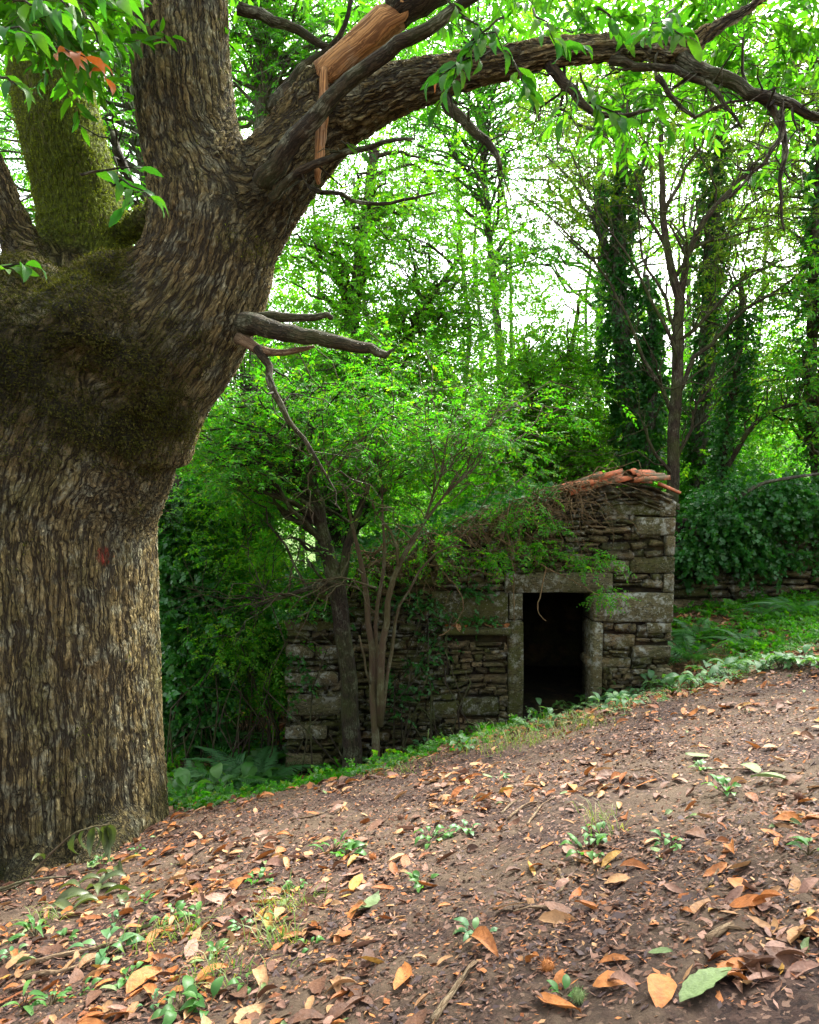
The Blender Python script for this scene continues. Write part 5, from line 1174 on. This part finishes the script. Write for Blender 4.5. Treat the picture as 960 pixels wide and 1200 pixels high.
for (px, py, lb, n, L, kd, sp) in [
    (505, 985, 'round leaved weed patch mid path below the hut door shadow', 12, .075, 'w', 3.6), (545, 975, 'round leaved weed right of the mid path weed patch', 9, .07, 'b', 3.0), (390, 1000, 'upright weed with long leaves left of the middle of the path', 9, .12, 'n', 1.5), (405, 1005, 'flat leaved weed touching the upright long leaved one', 7, .09, 'w', 2.2),
    (690, 1005, 'dark green weed clump beside rusty leaves right of the path middle', 12, .075, 'w', 3.4), (700, 985, 'weed with red stalks above the dark green clump', 8, .075, 'b', 2.6), (785, 992, 'small weed with a cream leaf right of the dark clump', 7, .06, 'w', 2.4),
    (852, 930, 'green weed on the far right of the path among grey leaves', 10, .075, 'w', 3.0), (820, 905, 'tiny weeds on the far right near the path edge', 8, .07, 'b', 3.0), (495, 1040, 'bright little weed with four leaves in the centre of the path', 6, .075, 'w', 2.0), (200, 1080, 'bright green weed in the lower left of the path', 8, .07, 'w', 2.8),
    (232, 1078, 'weed leaf pair right of the lower left weed', 5, .08, 'w', 2.0), (42, 1098, 'long leaved weed at the left edge below the chestnut', 8, .13, 'n', 1.3), (120, 1012, 'clover like weed at the foot of the chestnut', 14, .045, 'w', 4.2), (160, 1000, 'tiny pair of round weeds just right of the chestnut foot', 6, .045, 'w', 3.0),
    (305, 1035, 'dark leaved creeping weed left of the path middle', 10, .055, 'w', 3.6), (215, 1190, 'bright weed at the bottom edge on the left', 7, .085, 'w', 2.4), (245, 1185, 'large leaf weed right of the bottom edge weed', 6, .085, 'w', 2.2), (28, 1188, 'upright blade weed in the bottom left corner', 5, .12, 'n', 1.0),
    (948, 1003, 'green weed at the right edge beneath rusty leaves', 5, .07, 'w', 1.8), (560, 1102, 'pale frilly weed right of the path centre', 7, .07, 'b', 2.2), (125, 1120, 'dull green low plant with a big leaf in the lower left', 9, .10, 'b', 3.0), (150, 1150, 'small weed below the dull green plant', 7, .06, 'w', 2.4),
    (662, 1170, 'tiny bright sprout among curled leaves at the bottom', 5, .05, 'w', 1.8), (365, 1110, 'tiny weed beside the grass in the lower left', 5, .045, 'w', 2.0), (588, 912, 'small weed near the path edge below the door', 7, .06, 'b', 2.4)]:
    plant('weed', px, py, lb, n, L, kd, sp, cat='weed')

for k, (px, py) in enumerate([(15, 1120), (75, 1105), (95, 1165), (135, 1085), (170, 1060), (255, 1120), (285, 1090), (320, 1085), (345, 1040), (180, 1180), (290, 1160), (60, 1180)]):
    plant('weed', px, py, ['tiny fresh green weed', 'small dark weed'][k % 2]+' among dry leaves, '+['at the left edge', 'below the wilted branch', 'near the bottom left corner', 'above the lower left weed', 'right of the chestnut foot', 'right of the lower left grass', 'left of the grass tufts', 'between the two grass tufts', 'beside the curled tan leaf', 'above the bottom edge weed', 'below the grass tufts', 'in the bottom left corner'][k], 7, .05, 'w' if k % 3 else 'b', 2.6, cat='weed')
def grass_tuft(px, py, label, n=45, H=.11, sp=.1):
    r = np.random.default_rng(int(px+py*3)); b = hit(px, py); V = []; T = []
    for k in range(n):
        a = r.uniform(0, 2*math.pi); q = np.array([r.normal(0, sp), r.normal(0, sp*.7), 0]); h = H*r.uniform(.5, 1.2); d = np.array([math.cos(a), math.sin(a), 0])*h*r.uniform(.5, 1.5); s_ = np.array([-math.sin(a), math.cos(a), 0])*.0022; i = len(V)
        V += [q-s_, q+s_, q+d*.4+[0, 0, h*.6]-s_*.8, q+d*.4+[0, 0, h*.6]+s_*.8, q+d+[0, 0, h*.65]]; T += [[i, i+1, i+3], [i, i+3, i+2], [i+2, i+3, i+4]]
    o = link('grass_tuft', mesh_np('grass_tuft', V, T, M['grass']), loc=b); o['label'] = label; o['category'] = 'grass'
    if sp > .075: o['kind'] = 'stuff'
    return o
for px, py, lb, n, sp in [(335, 1065, 'tuft of fine yellow green grass in the lower left of the path', 60, .07), (330, 1105, 'second tuft of fine grass just below the first in the lower left', 50, .06), (215, 1100, 'thin grass around the lower left weed', 60, .10), (260, 1150, 'sparse grass near the bottom left', 60, .10), (180, 1105, 'grass blades left of the lower left weed', 40, .08), (55, 1080, 'grass at the foot of the chestnut by the left edge', 35, .05),
      (625, 870, 'short grass between path and hut door', 200, .22), (590, 878, 'short grass left of the door strip', 130, .2), (685, 852, 'yellowish grass right below the door', 160, .2), (720, 975, 'few blades right of the path centre', 18, .05), (700, 960, 'tiny grass tuft above the dark weed clump', 22, .05), (860, 775, 'grass behind the plant row on the right', 180, .3), (480, 905, 'grass at path edge left of the door', 90, .2)]:
    grass_tuft(px, py, lb, n, .10 if py > 900 else .13, sp)

# ground cover on the banks, nobody could count it
def cover():
    r = np.random.default_rng(91)
    def put(name, label, regs, kind, mat, sc):
        PPs = []
        for (pxa, pxb, pya, pyb, Ya, Yb, n) in regs:
            u = r.uniform(pxa, pxb, n); Y = r.uniform(Ya, Yb, n); x = (u-480)/F*Y*1.0; PPs.append(np.stack([x, Y, GZ(x, Y)+r.uniform(0, .10, n)], -1))
        PP = np.vstack(PPs); k = PP[:, 1] > crest(PP[:, 0])-.05
        k &= ~((PP[:, 0] > WX(330)) & (PP[:, 0] < WX(800)) & (PP[:, 1] > 8.85) & (PP[:, 1] < 12.9)); PP = PP[k]
        lum = np.array([mn.noise(Vector(p)*1.6) for p in PP]); PP = PP[lum > r.uniform(-.5, .15, len(PP))]
        V, T = scatter(PP, r.normal(size=(len(PP), 3))*[1, 1, .25]+[0, 0, .1], r.uniform(.6, 1.2, len(PP))*sc, TP[kind][0], TP[kind][1], .5, r); m = MB(); m.add(V, T)
        o = link(name, m.build(name, M[mat], smooth=False), kind='stuff'); o['label'] = label; o['category'] = 'ground cover'
    put('ground_cover', 'low green creeping plants over the bank right of the hut', [(860, 1020, 0, 0, 7.8, 11.8, 900), (785, 1020, 0, 0, 9.8, 11.8, 1100)], 'ivy', 'leaf_green', .75)
    put('ground_cover', 'low leafy plants at the foot of the hut wall and in the hollow', [(180, 420, 0, 0, 6.5, 9.6, 1900), (420, 640, 0, 0, 6.6, 8.8, 420), (100, 340, 0, 0, 9, 14, 1500)], 'ivy', 'leaf_shrub', .75)
    put('ground_cover', 'tiny leafed plants along the path edge', [(560, 960, 0, 0, 6.4, 7.6, 700), (200, 560, 0, 0, 6.2, 7.2, 500)], 'small', 'leaf_blue', .5)
cover()

# ------------------------------------------------------------------ fallen leaves, burrs, sticks
def fallen():
    r = np.random.default_rng(101)
    mats = ['dry_rust', 'dry_tan', 'dry_brown', 'dry_pink', 'dry_yellow', 'dry_green']; LV = []
    for v in range(12):
        V, Q = lance(7, 1.0, r.uniform(.30, .52), r.uniform(.02, .30), r.uniform(-.06, .13), r.uniform(-.22, .28), r.uniform(-.25, .25), .05, r); V[:, 1] -= .5; V[:, 2] -= V[:, 2].min()*.7; LV.append((V, Q))
    ME = {(v, m): mesh_np('fallen_leaf', LV[v][0], LV[v][1], M[m]) for v in range(12) for m in mats}
    LAB = {'dry_rust': 'rust orange curled chestnut leaf lying on the dirt path', 'dry_tan': 'pale tan dry chestnut leaf lying on the dirt path', 'dry_brown': 'dark brown shrivelled chestnut leaf lying on the dirt path',
           'dry_pink': 'pinkish brown faded chestnut leaf lying on the dirt path', 'dry_yellow': 'golden yellow fallen leaf lying on the dirt path', 'dry_green': 'dull green fallen leaf lying on the dirt path'}
    def pose(b, yaw, L, tilt=.25, lift=.004):
        nrm = gnorm(b[0], b[1]); q = Vector((0, 0, 1)).rotation_difference(nrm).to_matrix().to_4x4()
        return Matrix.Translation(Vector(b)+nrm*lift) @ q @ Matrix.Rotation(yaw, 4, 'Z') @ Matrix.Rotation(r.normal(0, tilt), 4, 'X') @ Matrix.Rotation(r.normal(0, tilt*1.3), 4, 'Y') @ Matrix.Diagonal((L, L, L, 1))
    pts = []
    N0 = 9500; Y = r.uniform(1.9, 6.9, N0); X = r.uniform(-.62, .62, N0)*Y; px = 480+F*X/Y
    Z = GZ(X, Y); qx, qy = proj(np.stack([X, Y, Z], -1))
    for i in range(N0):
        if Y[i] > crest(X[i])+.1: continue
        d = .075+1.15*max(0, mn.noise(Vector((X[i]*1.3, Y[i]*1.5, 3)))-.04)
        if qx[i] < 430 and qy[i] > 980: d += .28
        if qx[i] > 830 and qy[i] > 960: d += .16
        if Y[i] > crest(X[i])-.7: d += .12
        if (qx[i]-420)**2+(qy[i]-600)**2 < 0: d = 0
        if np.hypot(X[i]-P(40, 1075, 5.7)[0], Y[i]-5.7) < 1.15: continue
        if r.random() < d: pts.append((X[i], Y[i], Z[i]))
    key = [(655, 1080, 'dry_tan', .17), (825, 1068, 'dry_tan', .15), (690, 1068, 'dry_rust', .16), (775, 1170, 'dry_rust', .18), (655, 1180, 'dry_rust', .2), (790, 1045, 'dry_pink', .13), (860, 1000, 'dry_rust', .16), (870, 1020, 'dry_tan', .16), (865, 1040, 'dry_rust', .15), (880, 1065, 'dry_rust', .17),
           (915, 990, 'dry_rust', .14), (600, 1070, 'dry_tan', .17), (745, 1020, 'dry_rust', .14), (465, 1010, 'dry_tan', .16), (335, 1015, 'dry_tan', .15), (310, 1060, 'dry_rust', .16), (425, 1010, 'dry_rust', .12), (565, 940, 'dry_rust', .2), (170, 1155, 'dry_rust', .2), (405, 1055, 'dry_yellow', .09), (385, 1130, 'dry_yellow', .09),
           (470, 935, 'dry_tan', .16), (735, 960, 'dry_rust', .14), (810, 950, 'dry_rust', .14), (470, 1150, 'dry_rust', .22), (570, 1115, 'dry_rust', .2), (940, 1145, 'dry_pink', .14), (935, 1105, 'dry_tan', .17), (720, 1130, 'dry_rust', .12), (450, 1045, 'dry_rust', .14), (500, 1040, 'dry_rust', .16)]
    alls = [(hit(a, b_), m, L*.84) for a, b_, m, L in key]
    for p in pts:
        m = mats[r.choice(6, p=[.25, .24, .28, .16, .04, .03])]; alls.append((np.array(p), m, r.uniform(.03, .085) if r.random() < .72 else r.uniform(.08, .138)))
    LM_ = [(100, 1015, 'the chestnut foot'), (40, 1135, 'the long stick at lower left'), (200, 1080, 'the lower left weed'), (335, 1065, 'the fine grass tuft'), (215, 1185, 'the bottom edge weed'), (305, 1035, 'the creeping weed'), (390, 995, 'the upright long leaved weed'), (437, 1008, 'the middle burr'), (505, 985, 'the round leaved weed patch'),
           (470, 962, 'the dark far burr'), (495, 1040, 'the bright four leaved weed'), (535, 1160, 'the bottom grey stick'), (600, 1070, 'the short thick stub'), (642, 1138, 'the rusty burr'), (690, 1005, 'the dark green weed clump'), (650, 1035, 'the forked pale stick'), (605, 948, 'the pile of pale sticks'), (785, 992, 'the weed with cream leaf'),
           (852, 930, 'the far right weed'), (936, 938, 'the right edge burr'), (948, 1003, 'the right edge weed'), (840, 1098, 'the mossy green stick'), (830, 1166, 'the large toothed green leaf'), (860, 905, 'the thin dark twig'), (800, 850, 'the plants right of the doorway'), (650, 855, 'the hut doorway'), (300, 940, 'the fern left of the hut'), (480, 900, 'the foot of the shrub'), (930, 830, 'the far right path edge'), (740, 912, 'the thin bent twig'), (560, 1102, 'the pale frilly weed'), (735, 1100, 'the bare soil right of centre')]
    def where(b):
        qx_, qy_ = proj(np.array([b], float)); qx_, qy_ = float(qx_[0]), float(qy_[0]); d = [(qx_-a)**2+(qy_-c)**2*1.6 for a, c, _ in LM_]; a, c, t = LM_[int(np.argmin(d))]
        far = ' just' if min(d) < 34**2 else ' some way'
        return ('' if min(d) < 34**2 else ' well' if min(d) > 80**2 else '')+(' right of ' if qx_ > a+abs(qy_-c)*1.3 else ' left of ' if qx_ < a-abs(qy_-c)*1.3 else ' below ' if qy_ > c else ' above ')+t
    size = [L/max(1.5, b[1]) if i >= len(key) else 9 for i, (b, m, L) in enumerate(alls)]; order = np.argsort(-np.array(size)); rest = {}
    for n, i in enumerate(order):
        b, m, L = alls[i]; v = int(r.integers(12)); Mx = pose(b, r.uniform(0, 6.28), L)
        if n < 295:
            o = bpy.data.objects.new('fallen_leaf', ME[(v, m)]); C.objects.link(o); o.matrix_world = Mx; o['label'] = ('large ' if L > .135 else 'small ' if L < .09 else '')+{'dry_rust': 'rust orange', 'dry_tan': 'pale tan', 'dry_brown': 'dark brown', 'dry_pink': 'pinkish brown', 'dry_yellow': 'golden yellow', 'dry_green': 'dull green'}[m]+' fallen leaf'+where(b); o['category'] = 'leaf'; o['group'] = 'leaves fallen on the path'
        else:
            A = np.array(Mx); V = LV[v][0] @ A[:3, :3].T+A[:3, 3]; rest.setdefault(m, MB()).add(V, LV[v][1])
    for m, b in rest.items():
        o = link('fallen_leaves', b.build('fallen_leaves', M[m]), kind='stuff'); o['label'] = 'smaller '+LAB[m].split(' chestnut')[0].split(' fallen')[0]+' leaves scattered over the path'; o['category'] = 'leaves'
    o = bpy.data.objects.new('fallen_leaf', mesh_np('fallen_leaf', *(lambda V, Q: (V-[0, .5, 0], Q))(*lance(12, 1.0, .36, .06, .06, .05, 0, .09, r)), M['dry_green'])); C.objects.link(o)
    o.matrix_world = pose(hit(830, 1166), rad(-62), .21, .03, .012); o['label'] = 'large whole grey green toothed chestnut leaf lying flat near the bottom right'; o['category'] = 'leaf'
    for k, (px_, py_, L, yw, lb) in enumerate([(905, 918, .2, 60, 'grey green wilted leaf on the far right of the path, larger of two'), (880, 905, .15, 20, 'grey green wilted leaf left of the larger wilted one'), (818, 890, .15, 70, 'narrow grey green leaf on the right of the path near the weeds'), (437, 1062, .14, -20, 'small pale green leaf in the centre of the path')]):
        o = bpy.data.objects.new('fallen_leaf', ME[(k, 'dry_green')]); C.objects.link(o); o.matrix_world = pose(hit(px_, py_), rad(yw), L, .1, .01); o['label'] = lb; o['category'] = 'leaf'
    # leaves and dust sized crumbs of mulch
    mb = MB(); n = 90000; Y = 1.8+5.2*r.random(n)**.9; X = r.uniform(-.62, .62, n)*Y; ok = Y < crest(X)+.15; X, Y = X[ok], Y[ok]
    lum = np.array([mn.noise(Vector((a*.9, b*.9, 7))) for a, b in zip(X, Y)]); ok = lum > r.uniform(-.75, .25, len(X)); X, Y = X[ok], Y[ok]; n = len(X); Z = GZ(X, Y)+r.uniform(.001, .009, n)
    a = r.uniform(0, 6.28, n); L = r.uniform(.006, .034, n)*np.where(r.random(n) < .12, 1.7, 1); wd = L*r.uniform(.12, .6, n)
    dx, dy = np.cos(a), np.sin(a); t1 = r.normal(0, .3, n); t2 = r.normal(0, .4, n); z0 = np.zeros(n)
    A = np.stack([dx, dy, t1+.2*dx-.19*dy], -1)*L[:, None]/2; B = np.stack([-dy, dx, t2-.2*dy-.19*dx], -1)*wd[:, None]/2; c = np.stack([X, Y, Z], -1)
    V = np.stack([c-A, c+B*1.1-A*.1, c+A, c-B-A*.2], 1).reshape(-1, 3); T = (np.array([[0, 1, 2], [0, 2, 3]])[None]+(np.arange(n)*4)[:, None, None]).reshape(-1, 3)
    k = r.random(n)
    for nm, lo, hi, mt in (('leaf_crumbs', 0, .5, 'dry_brown'), ('leaf_crumbs', .5, .72, 'crumb'), ('leaf_crumbs', .72, .86, 'dry_pink'), ('leaf_crumbs', .86, .95, 'dry_rust'), ('leaf_crumbs', .95, 1, 'dry_tan')):
        s_ = (k >= lo) & (k < hi); idx = np.repeat(s_, 4); m = s_.sum()
        o = link(nm, mesh_np(nm, V[idx], (np.array([[0, 1, 2], [0, 2, 3]])[None]+(np.arange(m)*4)[:, None, None]).reshape(-1, 3), M[mt], smooth=False), kind='stuff'); o['label'] = 'crumbled leaf mulch covering the dirt path'; o['category'] = 'leaf litter'
    # litter beyond the crest, at the foot of the hut and on the bank
    n = 6500; X = r.uniform(-2.6, 7.5, n); Y = r.uniform(6.5, 11.5, n); ok = (Y > crest(X)) & ~((X > WX(330)) & (X < WX(800)) & (Y > 8.9)); X, Y = X[ok], Y[ok]; Z = GZ(X, Y)+.01; rest = {}
    le = r.uniform(0, 1, (40, 2)); X = np.concatenate([X, WX(522)+le[:, 0]*(WX(594)-WX(522))]); Y = np.concatenate([Y, HY-.18+le[:, 1]*.16]); Z = np.concatenate([Z, np.full(40, WZ(732.5))])
    for x, y, z in zip(X, Y, Z):
        v = int(r.integers(12)); L = r.uniform(.06, .15); e = np.array(Matrix.Rotation(r.uniform(0, 6.28), 3, 'Z') @ Matrix.Rotation(r.normal(0, .4), 3, 'X'))*L
        rest.setdefault(('dry_rust', 'dry_brown', 'dry_tan')[r.integers(3)], MB()).add(LV[v][0] @ e.T+[x, y, z], LV[v][1])
    for m, b in rest.items():
        o = link('leaf_litter', b.build('leaf_litter', M[m]), kind='stuff'); o['label'] = 'dry leaf litter between the path and the walls'; o['category'] = 'leaf litter'
m, nt, b, out = newmat('crumb'); b.inputs['Base Color'].default_value = (.035, .018, .016, 1); b.inputs['Roughness'].default_value = .8; M['crumb'] = m
fallen()

def burr(px, py, R_, label, mat):
    r = np.random.default_rng(int(px)); b = hit(px, py); V = []; T = []
    tv, tq, g = tube(np.array([[0, 0, -R_*.62], [0, 0, -R_*.4], [0, 0, 0], [0, 0, R_*.4], [0, 0, R_*.6]]), np.array([.2, .5, .66, .5, .15])*R_, 9)
    mb = MB(); mb.add(tv, tq)
    for k in range(260):
        d = norm(r.normal(size=3)[None])[0]; s_ = norm(np.cross(d, r.normal(size=3))[None])[0]*.0011; e = d+r.normal(0, .25, 3); mb.add(np.array([d*R_*.5-s_, d*R_*.5+s_, e*R_*1.0]), np.array([[0, 1, 2]]))
    o = link('chestnut_burr', mb.build('chestnut_burr', M[mat], smooth=False), loc=Vector(b)+Vector((0, 0, R_*.55))); o['label'] = label; o['category'] = 'burr'; o['group'] = 'spiny chestnut burrs on the path'
for a in [(642, 1138, .030, 'rusty spiny chestnut burr near the bottom just right of centre', 'dry_rust'), (678, 1178, .026, 'greenish mossy chestnut burr at the bottom among curled leaves', 'dry_green'), (936, 938, .030, 'dark spiny chestnut burr at the right edge of the path', 'dry_brown'),
          (437, 1008, .028, 'brown chestnut burr in the middle left of the path', 'dry_rust'), (470, 962, .028, 'dark chestnut burr farther up the middle of the path', 'dry_brown'), (572, 948, .026, 'chestnut burr beside a rust leaf below the hut', 'dry_brown')]: burr(*a)

def stick(pp, r0, label, mat='dead_wood', side=True, seed=0):
    r = np.random.default_rng(seed+300); pts = np.array([hit(*p)+[0, 0, r0*.9] for p in pp]); pts, rr = spline(pts, np.linspace(r0, r0*.55, len(pts)), .04); pts += r.normal(0, r0*.18, pts.shape)
    m = MB(); m.add(*tube(pts, rr, 7, True, .06))
    if side:
        i = len(pts)//2; d = norm((pts[-1]-pts[0]+r.normal(0, .25, 3)*[1, 1, .1])[None])[0]; L = r.uniform(.05, .14); m.add(*tube(np.array([pts[i], pts[i]+d*L*.5+[0, 0, .01], pts[i]+d*L]), np.array([.5, .4, .25])*r0, 5))
    base = pts[0].copy(); me = m.build('stick', M[mat]); co = np.empty(len(me.vertices)*3, np.float32); me.vertices.foreach_get('co', co); co = co.reshape(-1, 3)-base.astype(np.float32); me.vertices.foreach_set('co', co.ravel())
    o = link('stick', me, loc=base); o['label'] = label; o['category'] = 'stick'; o['group'] = 'dead sticks lying on the path'
for i, a in enumerate([([(508, 1202), (530, 1168), (556, 1132)], .012, 'grey brown stick pointing up from the bottom edge left of centre'), ([(20, 1136), (90, 1120), (150, 1105), (200, 1088)], .013, 'long pinkish stick lying across the lower left'), ([(30, 1150), (80, 1140), (130, 1122)], .012, 'shorter stick just below the long pinkish stick'),
    ([(596, 962), (612, 948), (630, 942)], .009, 'pale broken stick in a small pile below the hut'), ([(588, 955), (600, 943), (606, 940)], .008, 'second pale chip in the small pile below the hut'), ([(618, 968), (636, 945), (650, 936)], .007, 'thin pale stick leaning right of the small pile'),
    ([(808, 905), (850, 902), (900, 905), (935, 908)], .005, 'thin dark twig across the right of the path'), ([(728, 906), (760, 903), (782, 916)], .006, 'thin bent twig above the middle right of the path'), ([(653, 1022), (662, 1040), (652, 1052)], .008, 'forked pale stick right of the path centre'), ([(626, 1068), (652, 1064)], .010, 'short thick stub beside a tan leaf right of centre'),
    ([(830, 1108), (858, 1088)], .014, 'short mossy green stick near the lower right'), ([(832, 1040), (846, 1012)], .006, 'short dark twig pointing up right of centre'), ([(112, 1160), (150, 1146), (185, 1136)], .006, 'thin yellowish twig near the bottom left'), ([(200, 1200), (212, 1172)], .011, 'pale grey stub at the bottom edge left'),
    ([(285, 1198), (300, 1180), (316, 1164)], .008, 'white splintered stick near the bottom left'), ([(190, 870), (225, 850), (262, 838)], .011, 'pale dead branch in the hollow right of the chestnut'), ([(340, 962), (375, 955), (395, 945)], .006, 'thin twig left of the path middle near the edge')]): stick(*a, seed=i)

def wilted():
    r = np.random.default_rng(401); b = hit(60, 1050); root = empty('wilted_branch', b, 'cut chestnut branch with limp grey green leaves leaning on the foot of the big trunk', 'branch')
    st = [[(-25, 1062, 4.35), (25, 1035, 4.4), (60, 1000, 4.5), (90, 975, 4.55), (128, 966, 4.58)], [(-20, 1048, 4.3), (30, 1033, 4.3), (70, 1028, 4.35), (112, 1032, 4.4)]]; mb = MB(); tips = []
    for e in st:
        pp, rr = spline(px_path(e), np.linspace(.009, .004, len(e)), .05); pp += r.normal(0, .003, pp.shape)
        g = GZ(pp[:, 0], pp[:, 1]); pp[:, 2] = np.maximum(pp[:, 2], g+.02); mb.add(*tube(pp, rr, 6)); tips.append(pp)
    child('stem', mb.build('stem', M['pale_stem']), root); me = []
    for v in range(4):
        V, Q = lance(8, 1.0, .34, .22, .12, -.3, .08, .04, r); me.append(mesh_np('leaf', V, Q, M['leaf_wilted']))
    def lf(p, d, L, roll):
        B = orient(np.array([d], float), np.array([roll]))[0]; o = bpy.data.objects.new('leaf', me[r.integers(4)]); C.objects.link(o); o.parent = root
        o.matrix_local = Matrix.Translation(Vector(p)-Vector(b)) @ Matrix(B.tolist()).to_4x4() @ Matrix.Diagonal((L, L, L, 1))
    for k in range(8): p = tips[0][-1-(k % 5)]; lf(p, [r.normal(0, .35), r.normal(-.1, .2), -1], r.uniform(.15, .24), r.uniform(-1.5, 1.5))
    for k in range(4): lf(tips[0][len(tips[0])//2-k*2], [r.normal(.3, .4), -.2, r.choice([.2, -.9])], .14, r.normal(0, .5))
    for k in range(16):
        px_ = r.uniform(55, 160); q = hit(px_, 1075-.28*px_+r.uniform(-8, 22)); lf(q+[0, 0, .03], [r.normal(0, 1), r.normal(0, .6), .05], r.uniform(.14, .22), r.normal(0, .35))
wilted()
